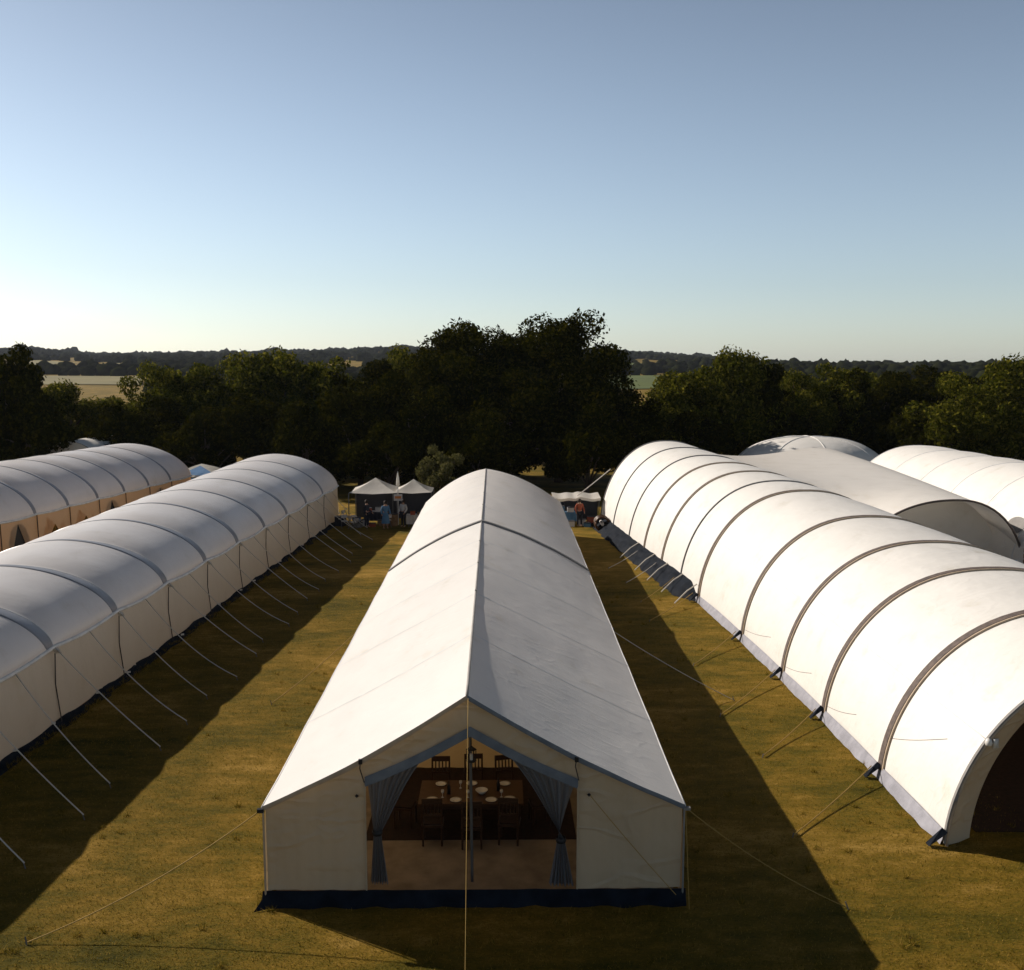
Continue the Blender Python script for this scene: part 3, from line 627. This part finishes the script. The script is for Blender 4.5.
# inside
mb = MB(); mb.box((-.5, 23, .03), (7.8, 9.5, .06)); mb.put('floor', 'floor', ct)
rows = [[Vector((x, 24.6+.04*math.sin(x*8), .06+(croof(24.6, (x-(-4.56 if x < RX(25) else 3.56))/(RX(25)-(-4.56 if x < RX(25) else 3.56)), -1 if x < RX(25) else 1).z-.1)*u)) for u in (0, .3, .6, 1)] for x in np.linspace(-4.3, 3.3, 60)]
MB().grid(rows).put('inner_wall', 'inner', ct, True)
MB().tube([(-.57, 18.9, .06), (-.6, 18.9, 3.95)], .03, 8).put('tent_pole', 'metal', ct)
rg = thing('rug', 'dark rug beneath the dining table inside the ridge tent', 'rug', (-.6, 22.6, .06))
mb = MB(); mb.box((-.65, 22.6, .068), (4.6, 3.9, .012)); mb.put('pile', 'rug', rg)
# dining table
tb = thing('dining_table', 'dark wooden dining table laid with plates inside the ridge tent', 'table', (-.65, 21.4, .07))
mb = MB(); mb.box((-.65, 21.4, .80), (2.3, 1.25, .05)); mb.put('tabletop', 'woodm', tb)
for ay in (20.86, 21.94): MB().box((-.65, ay, .72), (2.1, .03, .1)).put('apron', 'wood', tb)
for sx in (-1, 1):
    for sy in (-1, 1): MB().box((-.65+sx*1.05, 21.4+sy*.52, .42), (.08, .08, .70)).put('leg', 'wood', tb)
def make_chair():
    r_ = thing('dining_chair', None, 'chair', (0, 0, 0)); L = dict(local=True)
    MB().box((0, 0, .45), (.46, .44, .05)).put('seat', 'wood', r_, **L)
    for sx in (-1, 1):
        MB().tube([(sx*.2, .19, 0), (sx*.2, .2, .45), (sx*.2, .27, 1.08)], .024, 6).put('leg', 'wood', r_, **L)
        MB().tube([(sx*.2, -.19, 0), (sx*.2, -.19, .44)], .024, 6).put('leg', 'wood', r_, **L)
    mb = MB(); mb.box((0, .27, 1.04), (.44, .03, .12)); mb.box((0, .235, .72), (.38, .02, .05))
    for i in range(4): mb.box((-.12+.08*i, .25, .87), (.03, .02, .3), 0, -.1)
    mb.put('backrest', 'wood', r_, **L)
    MB().box((0, 0, .487), (.42, .4, .035)).put('cushion', 'rug', r_, **L)
    return r_
chs = [(-1.45, 20.5, PI, 'dark wooden chair at the near left of the dining table'), (-.65, 20.4, PI, 'dark wooden chair at the near middle of the dining table'), (.15, 20.5, PI, 'dark wooden chair at the near right of the dining table'),
       (-1.45, 22.35, 0, 'dark wooden chair behind the dining table, on its left'), (-.65, 22.4, 0, 'dark wooden chair behind the middle of the dining table'), (.15, 22.35, 0, 'dark wooden chair behind the dining table, on its right'),
       (-2.15, 21.4, PI/2, 'dark wooden chair at the left head of the dining table'), (.85, 21.4, -PI/2, 'dark wooden chair at the right head of the dining table')]
ch0 = make_chair()
for i, (x, y, a, lb) in enumerate(chs):
    o = ch0 if i == 0 else copy_tree(ch0)
    o.location = (x+random.uniform(-.05, .05), y+random.uniform(-.06, .06), .076); o.rotation_euler.z = a+random.uniform(-.28, .28); tag(o, lb, 'chair', 'chairs round the dining table')
pl = obj('plate', *(lambda q: (q.V, q.F))(MB().lathe((0, 0, 0), [(0, .004), (.08, .006), (.13, .022), (.125, .016), (.0, .0)], 20)), 'china')
for i, (x, y, lb) in enumerate([(-1.5, 20.98, 'near left'), (-.98, 20.95, 'near, second from the left'), (-.2, 20.95, 'near, second from the right'), (.2, 21.0, 'near right'), (-1.35, 21.8, 'far left'), (-.65, 21.82, 'far middle'), (.1, 21.8, 'far right')]):
    o = pl if i == 0 else pl.copy()
    if i: COL.objects.link(o)
    o.location = (x, y, .826); tag(o, f'white plate on the dining table, {lb}', 'plate', 'plates on the dining table')
bw = obj('serving_bowl', *(lambda q: (q.V, q.F))(MB().lathe((0, 0, 0), [(0, .0), (.06, .0), (.14, .09), (.13, .09), (.05, .015), (0, .015)], 18)), 'china'); bw.location = (-.42, 21.3, .826); tag(bw, 'small white bowl in the middle of the dining table', 'bowl')
for i, (x, y, kind_, lb) in enumerate([(-1.15, 21.3, 0, 'dark bottle left of the white bowl on the dining table'), (-.05, 21.45, 0, 'dark bottle right of the white bowl on the dining table'), (-1.28, 21.12, 1, 'small glass left of the near middle plates'), (-.72, 21.1, 1, 'small glass between the near middle plates'), (.02, 21.12, 1, 'small glass near the right of the dining table'), (-.9, 21.6, 1, 'small glass towards the back of the dining table')]):
    q = MB().lathe((0, 0, 0), [(0, 0), (.04, 0), (.04, .17), (.014, .22), (.014, .29), (0, .29)] if kind_ == 0 else [(0, 0), (.035, 0), (.005, .01), (.005, .08), (.035, .12), (.032, .17), (.028, .12), (0, .09)], 12)
    o = obj('bottle' if kind_ == 0 else 'wine_glass', q.V, q.F, 'black' if kind_ == 0 else 'china'); o.location = (x, y, .826); tag(o, lb, 'bottle' if kind_ == 0 else 'glass', 'glassware on the dining table')
ln = thing('lantern', 'small black lantern hanging on the tent pole above the dining table', 'lantern', (-.55, 18.83, 2.6))
mb = MB(); mb.lathe((-.57, 18.8, 2.62), [(0, .3), (.08, .24), (.11, .22)], 6); mb.lathe((-.57, 18.8, 2.6), [(0, 0), (.1, 0), (.1, .03), (0, .03)], 6)
for k_ in range(6): a = k_*PI/3; mb.tube([(-.57+.09*math.cos(a), 18.8+.09*math.sin(a), 2.62), (-.57+.09*math.cos(a), 18.8+.09*math.sin(a), 2.84)], .008, 4)
mb.put('cage', 'black', ln); MB().lathe((-.57, 18.8, 2.63), [(0, 0), (.03, 0), (.03, .12), (0, .12)], 8).put('candle', 'china', ln); MB().tube([(-.57, 18.8, 2.92), (-.57, 18.86, 3.0)], .008, 4).put('hook', 'black', ln)

# ropes of the ridge tent
def guy(a, b_, m, label, r_=.013, drop=.08, peg=True, cat='guy rope'):
    ro = thing('guy_rope', label, cat, b_)
    MB().tube(sag(a, b_, drop, 12), r_, 5).put('rope', m, ro, True)
    if peg: MB().tube([Vector(b_)+Vector((.03, -.03, -.05)), Vector(b_)+Vector((-.02, .03, .10))], .013, 6).put('peg', 'metal', ro)
    return ro
guy((-4.5, 18.05, 1.98), (-8.5, 16.9, .03), 'yrope', 'yellow guy rope from the front left corner of the ridge tent', .011, .2)
guy((3.5, 18.05, 1.98), (6.6, 17.9, .03), 'yrope', 'yellow guy rope from the front right corner of the ridge tent into the grass', .009, .15)
guy((-.6, 17.98, 4.15), (-.53, 13.2, .03), 'yrope', 'thin yellow rope from the gable peak down past the doorway', .006, .02)
guy((1.70, 18.1, 2.2), (3.35, 18.0, .25), 'yrope', 'thin yellow cord slanting down across the right front panel', .008, .03, False)
guy((3.52, 30.8, 1.98), (7.2, 29.8, .03), 'rope', 'pale guy rope from the right eave halfway along the ridge tent')
guy((-4.5, 30.8, 1.98), (-7.0, 29.6, .03), 'yrope', 'yellow guy rope from the left eave halfway along the ridge tent')
guy((3.50, 18.0, 1.98), (3.58, 17.85, .04), 'yrope', 'loose pale cord hanging down the front right corner of the ridge tent', .008, .02, False)
MB().box((3.53, 30.8, 2.0), (.12, .2, .08)).put('eave_buckle', 'black', ct)
MB().box((-4.52, 18.02, 1.97), (.12, .08, .07)).put('eave_buckle', 'black', ct)
MB().box((3.53, 18.02, 1.97), (.12, .08, .05)).put('eave_buckle', 'gband', ct)

# ------------------------------------------------------------------ stalls at the far end
def pavilion(cx, cy, w_, zp, ze_, label, back=True):
    r_ = thing('market_pavilion', label, 'stall', (cx, cy, 0))
    E_ = [Vector((cx-w_/2, cy-w_/2, ze_)), Vector((cx+w_/2, cy-w_/2, ze_)), Vector((cx+w_/2, cy+w_/2, ze_)), Vector((cx-w_/2, cy+w_/2, ze_))]
    curved_roof(E_, Vector((cx, cy, zp)), .16).put('canopy', 'pavil', r_, True)
    for e in E_: MB().tube([e, (e.x, e.y, 0)], .035, 6).put('pole', 'metal', r_)
    if back: MB().box((cx, cy+w_/2-.05, ze_/2), (w_-.1, .02, ze_-.1)).put('back_wall', 'clothd', r_)
    return r_
pavilion(-8.2, 65.5, 3.1, 2.95, 2.12, 'left one of the two cream peaked canopies at the far end of the grass')
pavilion(-5.7, 65.5, 2.5, 2.85, 2.12, 'right one of the two cream peaked canopies, half behind the ridge tent')
fl = thing('flag_pole', 'white pole with furled flag standing between the two cream canopies', 'flag pole', (-6.6, 64.2, 0))
MB().tube([(-6.6, 64.2, 0), (-6.6, 64.2, 3.5)], .04, 6, .025).put('pole', 'china', fl); MB().lathe((-6.6, 64.2, 2.5), [(.02, 0), (.12, .1), (.09, .5), (.03, .9)], 8).put('flag', 'pavil', fl, True)
sg = thing('stall_sign', 'small orange and white sign hung below the canopies', 'sign', (-6.55, 63.7, 0))
MB().box((-6.55, 63.7, 1.85), (.55, .04, .4)).put('board', 'clothw', sg); MB().box((-6.55, 63.67, 1.87), (.4, .02, .16)).put('panel', 'orange', sg); MB().tube([(-6.55, 63.72, 2.3), (-6.55, 63.72, 2.05)], .01, 4).put('hanger', 'rope', sg)
aw = thing('awning_stall', 'low flat cream awning stall between the ridge tent and the right tunnel tent', 'stall', (5, 65, 0))
rows = [[Vector((3.4+3.1*u, 64+1.9*v, 1.78+.12*v-.07*math.sin(u*PI*3)**2+.10*math.exp(-((u-.55)/.08)**2))) for v in np.linspace(0, 1, 5)] for u in np.linspace(0, 1, 22)]
MB().grid(rows).put('awning', 'pavil', aw, True)
rows = [[Vector((3.4+3.1*u, 63.98, 1.78-.07*math.sin(u*PI*3)**2+.10*math.exp(-((u-.55)/.08)**2)-d_)) for d_ in (0, .18)] for u in np.linspace(0, 1, 22)]
MB().grid(rows).put('valance', 'pavil', aw, True)
for x in (3.5, 5.0, 6.4): MB().tube([(x, 64.05, 0), (x, 64.05, 1.75)], .03, 5).put('pole', 'metal', aw)
MB().box((5, 65.85, .9), (3, .02, 1.7)).put('back_wall', 'clothd', aw)
guy((7.15, 64.3, 3.62), (5.0, 64.1, 1.9), 'rope', 'white rope slanting from the right tunnel tent down to the low awning', .03, .02, False)

def trestle(cx, cy, w_, label, cloth):
    r_ = thing('trestle_table', label, 'table', (cx, cy, 0))
    MB().box((cx, cy, .74), (w_, .7, .04)).put('tabletop', 'crate', r_)
    for sx in (-1, 1): MB().tube([(cx+sx*w_*.4, cy-.3, 0), (cx+sx*w_*.4, cy, .72), (cx+sx*w_*.4, cy+.3, 0)], .025, 5).put('leg', 'metal', r_)
    rows = [[Vector((cx-w_/2+w_*u, cy-.37-.02*math.sin(u*40), z)) for z in (.77, .2)] for u in np.linspace(0, 1, 40)]
    MB().grid(rows).put('cloth_front', cloth, r_, True); MB().box((cx, cy, .765), (w_+.02, .74, .008)).put('cloth_top', cloth, r_)
trestle(-5.3, 63.6, 1.4, 'white clothed trestle table under the right cream canopy', 'clothw')
trestle(-8.1, 65.0, 1.6, 'dark clothed trestle table under the left cream canopy', 'clothd')
trestle(4.3, 64.7, 1.5, 'blue clothed trestle table under the low awning', 'blue')
# goods
def box_item(name, label, cat, loc, d, m, rz=0, lid=True, group=None):
    r_ = thing(name, label, cat, loc, 0, group); mb = MB(); mb.box(Vector(loc)+Vector((0, 0, d[2]/2)), d, rz); mb.put('body', m, r_)
    mb = MB(); mb.box(Vector(loc)+Vector((0, 0, d[2]+.012)), (d[0]+.03, d[1]+.03, .03), rz); mb.put('lid', 'clothd' if m != 'clothd' else 'gband', r_)
G_ = 'boxes and crates around the far stalls'
for i, (x, y, z, d, m_, lb) in enumerate([(-5.6, 63.5, .77, (.3, .25, .25), 'clothr', 'small red box on the white clothed table'), (-5.1, 63.55, .77, (.35, .25, .18), 'crate', 'brown box on the white clothed table'),
    (-7.6, 64.0, 0, (.6, .4, .35), 'crate', 'brown crate on the grass before the left cream canopy'), (-8.7, 63.9, 0, (.5, .4, .4), 'clothw', 'white box on the grass before the left cream canopy'),
    (-9.3, 64.2, 0, (.5, .5, .5), 'blue', 'blue box at the left end of the far stalls'), (-5.0, 62.9, 0, (.9, .4, .3), 'clothw', 'long pale box in front of the white clothed table'), (4.6, 64.6, .77, (.4, .3, .3), 'clothw', 'white box on the blue clothed table'),
    (4.0, 64.6, .77, (.35, .3, .38), 'blue', 'blue box on the blue clothed table'), (5.9, 64.0, 0, (.5, .4, .55), 'clothr', 'rust coloured box under the right end of the low awning'), (3.9, 63.6, 0, (.6, .4, .3), 'gband', 'grey box on the grass before the low awning'), (5.3, 63.8, 0, (.45, .4, .4), 'clothw', 'pale box beneath the middle of the low awning'),
    (-8.0, 65.0, .77, (.3, .3, .3), 'clothw', 'white box on the dark clothed table'), (-10.3, 63.9, 0, (.6, .5, .6), 'clothd', 'dark box beside the end of the long left tent'),
    (-8.2, 63.5, 0, (.4, .3, .22), 'clothr', 'low red box on the grass before the left cream canopy'), (-9.1, 63.4, 0, (.5, .35, .28), 'gband', 'grey box among the folding chairs'), (-6.9, 63.9, 0, (.5, .4, .75), 'crate', 'tall brown crate beneath the flag pole'),
    (-7.5, 65.0, .77, (.25, .25, .4), 'blue', 'blue box on the dark clothed table'), (-8.6, 65.0, .77, (.35, .25, .22), 'clothr', 'red box on the dark clothed table'), (5.6, 63.3, 0, (.4, .35, .25), 'blue', 'low blue box in front of the low awning'), (4.5, 63.5, 0, (.5, .4, .35), 'clothw', 'white box in front of the blue clothed table')]):
    box_item('goods_box', lb, 'box', (x, y, z), d, m_, random.uniform(-.4, .4), group=G_)
# folding chairs piled near the end of the left tent
def make_folding():
    r_ = thing('folding_chair', None, 'chair'); L = dict(local=True)
    MB().box((0, 0, .45), (.4, .38, .03)).put('seat', 'clothw', r_, **L); MB().box((0, .22, .72), (.4, .03, .22)).put('backrest', 'clothw', r_, **L)
    for sx in (-1, 1):
        MB().tube([(sx*.2, -.25, 0), (sx*.2, .22, .85)], .018, 5).put('leg', 'metal', r_, **L); MB().tube([(sx*.17, .28, 0), (sx*.17, -.15, .45)], .018, 5).put('leg', 'metal', r_, **L)
    return r_
f0 = make_folding()
fc = [(-9.9, 63.0, 0, .3, 0, 'upright folding chair nearest the end of the left tent'), (-9.3, 62.6, 0, 2.2, 0, 'folding chair turned away, among the chairs by the left tent'), (-10.1, 65.0, 0, 1.2, 0, 'folding chair standing behind the others by the left tent'),
      (-9.6, 63.8, .1, .9, 1.4, 'folding chair tipped on its back among the chairs by the left tent'), (-8.9, 62.9, .25, 4., 1.2, 'folding chair lying over in front of the left cream canopy'), (-7.2, 63.4, 0, 3.5, 0, 'folding chair beside the person in pale blue')]
for i, (x, y, z, a, rx, lb) in enumerate(fc):
    o = f0 if i == 0 else copy_tree(f0); o.location = (x, y, z); o.rotation_euler = (rx, 0, a); tag(o, lb, 'chair', 'folding chairs by the far stalls')

# people
def person(loc, rz, label, top, bottom, skirt=False, hair='hair', arm=.25):
    r_ = thing('person', label, 'person', loc, rz)
    def skin(name, verts, edges, radii, m, parent, root_i=0):
        me = bpy.data.meshes.new(name); me.from_pydata(verts, edges, []); me.materials.append(M[m])
        o = bpy.data.objects.new(name, me); COL.objects.link(o); o.parent = parent
        md = o.modifiers.new('skin', 'SKIN'); md.use_smooth_shade = True
        for v, rr_ in zip(me.skin_vertices[0].data, radii): v.radius = (rr_[0], rr_[1]) if isinstance(rr_, tuple) else (rr_, rr_)
        me.skin_vertices[0].data[root_i].use_root = True
        s2 = o.modifiers.new('sub', 'SUBSURF'); s2.levels = 1; s2.render_levels = 1
        return o
    V = [(0, 0, .95), (0, 0, 1.18), (0, 0, 1.4), (0, 0, 1.5), (0, -.015, 1.6), (0, -.01, 1.72),
         (.18, 0, 1.42), (.26, arm*.1, 1.15), (.25, -arm, .95), (.24, -arm-.08, .86), (-.18, 0, 1.42), (-.27, .03, 1.15), (-.25, -.08, .92), (-.24, -.11, .82),
         (.1, 0, .9), (.11, -.02, .5), (.12, .03, .08), (.12, -.14, .04), (-.1, 0, .9), (-.11, .02, .5), (-.12, .06, .08), (-.12, -.11, .04)]
    Ed = [(0, 1), (1, 2), (2, 3), (3, 4), (4, 5), (2, 6), (6, 7), (7, 8), (8, 9), (2, 10), (10, 11), (11, 12), (12, 13), (0, 14), (14, 15), (15, 16), (16, 17), (0, 18), (18, 19), (19, 20), (20, 21)]
    R = [(.15, .1), (.13, .09), (.16, .1), .055, .09, .085, .06, .045, .035, .03, .06, .045, .035, .03, .085, .06, .04, .035, .085, .06, .04, .035]
    skin('body', V, Ed, R, 'skin', r_)
    skin('top_garment', V[:3]+[V[6], V[7], V[8], V[10], V[11], V[12]], [(0, 1), (1, 2), (2, 3), (3, 4), (4, 5), (2, 6), (6, 7), (7, 8)], [(.175, .13), (.155, .12), (.185, .125), .08, .065, .05, .08, .065, .05], top, r_)
    if skirt: MB().lathe((0, 0, 0), [(.27, .35), (.24, .6), (.19, .9), (.15, 1.05)], 14).put('skirt', bottom, r_, True, True)
    else: skin('trousers', [V[0], V[14], V[15], V[16], V[18], V[19], V[20]], [(0, 1), (1, 2), (2, 3), (0, 4), (4, 5), (5, 6)], [(.175, .13), .105, .08, .06, .105, .08, .06], bottom, r_)
    MB().lathe((0, .015, 1.66), [(.105, -.08), (.115, 0), (.1, .08), (.05, .125), (0, .135)], 12).put('hair', hair, r_, True, True)
person((-7.25, 62.7, 0), .3, 'person in a pale blue coat and long skirt standing before the cream canopies', 'blue', 'blue', True)
person((-6.2, 63.4, 0), -.5, 'person in a pale top and dark trousers beneath the flag pole', 'clothw', 'clothd')
person((-8.5, 63.2, 0), 1.2, 'person in dark clothes under the left cream canopy', 'clothd', 'clothd')
person((5.1, 63.5, 0), .2, 'person in a rust top standing before the low awning', 'clothr', 'clothd')
person((3.95, 65.3, 0), -.2, 'person in dark top behind the blue clothed table', 'clothd', 'clothd')
hb = thing('cable_bundle', 'brown wound bundle at the far corner of the right tunnel tent', 'bundle', (6.6, 62, 0))
mb = MB()
for k_ in range(7): mb.tube([(6.35+.05*k_+.32*math.cos(t)*.4, 61.5+.1*k_, .55+(.38+.03*math.sin(k_*2))*math.sin(t)) if False else (6.35+.42*math.cos(t), 61.3+.13*k_+.05*math.sin(3*t), .5+(.42+.03*math.sin(k_*2))*math.sin(t)) for t in np.linspace(0, 2*PI, 18)], .07, 6)
mb.put('coils', 'woodm', hb, True); MB().tube([(6.35, 61.1, .5), (6.35, 62.3, .5)], .1, 8).put('core', 'clothw', hb)

# ------------------------------------------------------------------ trees
def crown_pts(n_leaf, W_, H_, nl, leaf, seed, fill=.75, bottom=.12, flat=0):
    """leaf quads on clumps spread through an uneven crown; W_ radius, H_ crown height, base at z=0"""
    g_ = np.random.default_rng(seed); C_ = []
    while len(C_) < nl:
        p = g_.uniform(-1, 1, 3)
        if .25 < np.linalg.norm(p) < .92:
            zz = (p[2]+1)/2; taper = (.72+.28*math.sin(PI*min(1, zz*.8+.1)))*(1 if zz < .7 else (1-((zz-.7)/.3)**2*(.35-flat)))
            C_.append([p[0]*W_*taper, p[1]*W_*taper, zz*H_*.92, g_.uniform(.20, .34)*W_*(1.1-.2*zz)])
    C_ = np.array(C_); wt = C_[:, 3]**2; idx = g_.choice(len(C_), n_leaf, p=wt/wt.sum())
    d = g_.normal(0, 1, (n_leaf, 3)); d /= np.linalg.norm(d, axis=1)[:, None]
    rad = C_[idx, 3]*(g_.uniform(.45, 1.0, n_leaf)**.5)*(1+.17*np.clip(g_.normal(0, 1, n_leaf), -2, 1.3))
    P_ = C_[idx, :3]+d*rad[:, None]*np.array([1, 1, .8])
    P_[:, 2] = np.maximum(P_[:, 2], g_.uniform(-.02, bottom, n_leaf)*H_)
    nrm = d+g_.normal(0, .75, (n_leaf, 3)); nrm /= np.linalg.norm(nrm, axis=1)[:, None]
    a = np.cross(nrm, g_.normal(0, 1, (n_leaf, 3))); a /= np.linalg.norm(a, axis=1)[:, None]; b_ = np.cross(nrm, a)
    s_ = leaf*g_.uniform(.5, 1.35, n_leaf)[:, None]
    V = np.stack([P_-a*s_, P_-b_*s_*.55+a*s_*.1, P_+a*s_, P_+b_*s_*.55-a*s_*.1], 1).reshape(-1, 3)
    return V, np.arange(4*n_leaf).reshape(-1, 4), C_
PROTO = {}
def proto_tree(key, W_, H_, trunk, n_leaf, nl, leaf, seed, m, flat=0):
    r_ = thing('tree', None, 'tree')
    V, F, C_ = crown_pts(n_leaf, W_, H_, nl, leaf, seed, flat=flat); V[:, 2] += trunk
    npmesh('crown', V, F, m, r_)
    mb = MB(); top = trunk+H_*.55
    mb.tube([(0, 0, -.2), (.1, .05, trunk*.6), (.05, -.1, trunk+H_*.25), (.2, .1, top)], W_*.07, 8, W_*.025)
    tr = mb.put('trunk', 'bark', r_, True, True)
    mb = MB(); g_ = random.Random(seed)
    for c_ in sorted(C_.tolist(), key=lambda q: -q[3])[:14]:
        z0 = trunk+H_*g_.uniform(.0, .4); e = Vector((c_[0], c_[1], c_[2]+trunk)); s_ = Vector((.08, 0, min(z0, e.z))); mb.tube([s_, s_.lerp(e, .5)+Vector((0, 0, .25)), e], W_*.028, 5, W_*.008)
    mb.put('limbs', 'bark', tr, True, True)
    PROTO[key] = r_; r_['_used'] = 0
    return r_
# all unit prototypes about 12 m tall
proto_tree('a', 4.6, 11.0, 1.2, 20000, 42, .19, 1, 'leafdark')
proto_tree('b', 5.2, 10.2, 1.4, 20000, 38, .185, 2, 'leafoliv')
proto_tree('c', 4.2, 11.3, 1.0, 20000, 44, .185, 3, 'leafdark')
proto_tree('d', 5.6, 9.8, 1.5, 21000, 42, .185, 4, 'leafoliv')
proto_tree('e', 4.8, 10.6, 1.0, 20000, 48, .19, 5, 'leafoliv')
proto_tree('big', 6.2, 14.0, 1.6, 46000, 80, .18, 6, 'leafdark', .25)
proto_tree('bush', 1.9, 4.4, .3, 7000, 24, .10, 8, 'leaflite')
proto_tree('low', 3.6, 6.0, .4, 14000, 30, .17, 9, 'leafdark')
HT = {'a': 12.3, 'b': 11.7, 'c': 12.4, 'd': 11.4, 'e': 11.7, 'big': 15.7, 'bush': 4.75, 'low': 6.5}
WD = {'a': 9.6, 'b': 10.6, 'c': 8.8, 'd': 11.4, 'e': 9.8, 'big': 12.6, 'bush': 3.9, 'low': 7.6}
def plant(key, X, Y, h, wd, rz, label, name='tree'):
    r_ = PROTO[key]
    o = r_ if r_['_used'] == 0 else copy_tree(r_)
    r_['_used'] = 1
    o.name = name; o.location = (X, Y, 0); o.rotation_euler = (0, 0, rz); sx = wd/WD[key]; o.scale = (sx, sx, h/HT[key])
    tag(o, label, 'tree' if name == 'tree' else 'bush', 'trees behind the tents')
# X, Y, height, width
TREES = [
 ('big', 5.2, 88, 14.9, 13.4, 0, 'tallest broad dark tree, in the middle above the ridge tent'),
 ('big', -2.4, 90, 14.2, 12.5, 1.9, 'tall dark tree joined to the left side of the tallest tree'),
 ('big', 1.4, 93, 13.6, 12.0, 3.1, 'tall dark tree filling the gap behind the two tallest'),
 ('a', 10.3, 86, 9.2, 8.0, 2.4, 'dark tree leaning out low on the right of the tallest tree'),
 ('c', 1.0, 84, 11.0, 9.5, 4, 'dark tree in front of the tallest tree, above the ridge tent'),
 ('low', 7.0, 80, 7.0, 8.0, 1, 'low black bush mass above the low awning'),
 ('low', -1.5, 79, 6.6, 7.5, 3, 'low dark bush mass directly behind the ridge tent'),
 ('bush', -4.3, 73.5, 4.9, 3.7, 0, 'pale olive bush lit by the sun beside the right cream canopy'),
 ('c', -39.3, 80, 13.2, 7.4, 0, 'tall dark tree at the left edge of the picture'),
 ('a', -44.5, 82, 12.2, 9.0, 1, 'broad dark tree half out of view at the left edge'),
 ('low', -37.0, 79, 8.2, 8.0, 2, 'low dark tree just right of the tall one at the left edge'),
 ('low', -32.0, 84, 7.0, 7.5, 4, 'low dark bush behind the small pale domed tent'),
 ('e', -36.3, 97, 8.4, 7.5, 1, 'small olive tree at the foot of the tan hillside field'),
 ('d', -41.0, 96, 8.9, 9, 1, 'low olive tree under the tan hillside field, on the left'),
 ('b', -32.4, 94, 10.2, 7.6, 3, 'rounded olive tree at the right end of the tan hillside field'),
 ('e', -30.5, 97, 10.9, 9, 2, 'olive tree third along, right of the tan field'),
 ('b', -25.6, 96, 11.1, 9.5, 5, 'wide olive tree behind the blue peaked tent'),
 ('a', -28.0, 88, 8.6, 8.5, 5, 'dark lower tree in front of the olive trees, right of the domed tent'),
 ('d', -21.0, 98, 11.3, 11, 2, 'wide olive tree above the far end of the long left tent'),
 ('e', -16.4, 97, 11.5, 9.5, .5, 'olive tree left of centre with top level to the skyline'),
 ('c', -20.6, 86, 9.2, 8, 3, 'dark tree behind the crest of the long left tent'),
 ('a', -12.6, 95, 11.6, 9, 2.2, 'dark tree a little left of the two cream canopies'),
 ('b', -8.7, 97, 11.7, 8.5, 1.1, 'olive tree close to the left of the tall middle pair'),
 ('c', -11.8, 84, 10.2, 8.5, .8, 'dark front tree above the left cream canopy'),
 ('a', -7.6, 83, 10.4, 8.0, 5.1, 'dark front tree above the flag pole'),
 ('low', -16.0, 82, 7.2, 8.0, 5, 'low dark bush behind the end of the long left tent'),
 ('low', -8.8, 78, 5.8, 7.2, 5.8, 'low dark hedge bush right behind the left cream canopy'),
 ('low', -24.5, 83, 6.4, 8.0, .3, 'low dark bush directly behind the blue peaked tent'),
 ('d', 14.4, 92, 8.6, 8.5, 4, 'low olive tree beneath the green hillside field'),
 ('e', 17.6, 94, 10.6, 9.5, 1, 'olive tree right of the green hillside field'),
 ('d', 21.6, 95, 11.4, 10, 3, 'wide rounded olive tree above the right tunnel tent'),
 ('a', 25.2, 96, 11.2, 8.5, 0, 'dark tree to the right of the wide rounded olive tree'),
 ('a', 17.5, 90, 8.0, 8, 3, 'dark low tree behind the crest of the right tunnel tent'),
 ('b', 29.0, 97, 10.0, 8, 2, 'olive tree behind the top of the sweeping canopy'),
 ('e', 33.4, 98, 10.9, 9, 4, 'olive tree right of the sweeping canopy crest'),
 ('c', 35.8, 96, 10.9, 8.6, 1.5, 'dark tree with pointed top on the right'),
 ('low', 27.0, 97, 6.8, 9, 1, 'low dark bush behind the sweeping canopy'),
 ('a', 39.2, 97, 10.4, 8, 3.3, 'dark tree in the dip right of the pointed one'),
 ('b', 40.2, 86, 9.9, 9.5, .5, 'broad olive tree over the far right tent'),
 ('d', 47.5, 92, 10.6, 11, 2, 'large olive tree at the right edge'),
 ('c', 44.0, 96, 10.2, 8, 0, 'dark tree behind the large olive one at the right edge'),
 ('low', 37.5, 88, 6.9, 8.5, 3, 'low dark bush left of the far right tent'),
 ('e', 55.5, 94, 11.8, 11, 5, 'olive tree outside the right edge'),
 ('e', -52.5, 94, 12.0, 11, 5, 'olive tree outside the left edge'),
]
for (k_, X, Y, h, wd, rz, lb) in TREES: plant(k_, X, Y, h*(1.09 if h > 10 else 1.03), wd, rz, lb, 'bush' if k_ in ('bush', 'low') else 'tree')
# deeper row that closes the gaps
row = [(-60, 118), (-26, 112), (-20, 114), (-12, 116), (-4, 112), (4, 110), (24, 116), (32, 116), (41, 116), (50, 114), (60, 118)]
for i, (X, Y) in enumerate(row):
    plant('cae'[i % 3], X, Y, 11.2+1.2*math.sin(i*2.3), 11+math.sin(i), i, f'back row tree, {ORD[i]} from the left, mostly hidden')
for p in PROTO.values(): del p['_used']

# ------------------------------------------------------------------ haze
mb = MB(); mb.box((0, 1950, 20), (7000, 4300, 74)); hz = mb.put('haze', 'black')
mm, n, l, out = newmat('haze_air'); pv = n.new('ShaderNodeVolumePrincipled'); pv.inputs['Color'].default_value = (.75, .82, .95, 1); pv.inputs['Density'].default_value = .00005; pv.inputs['Anisotropy'].default_value = .2
l.new(pv.outputs[0], out.inputs['Volume']); hz.data.materials.clear(); hz.data.materials.append(mm); tag(hz, 'thin pale air haze over the hills', 'haze', kind='stuff')
hz.location.z = 0
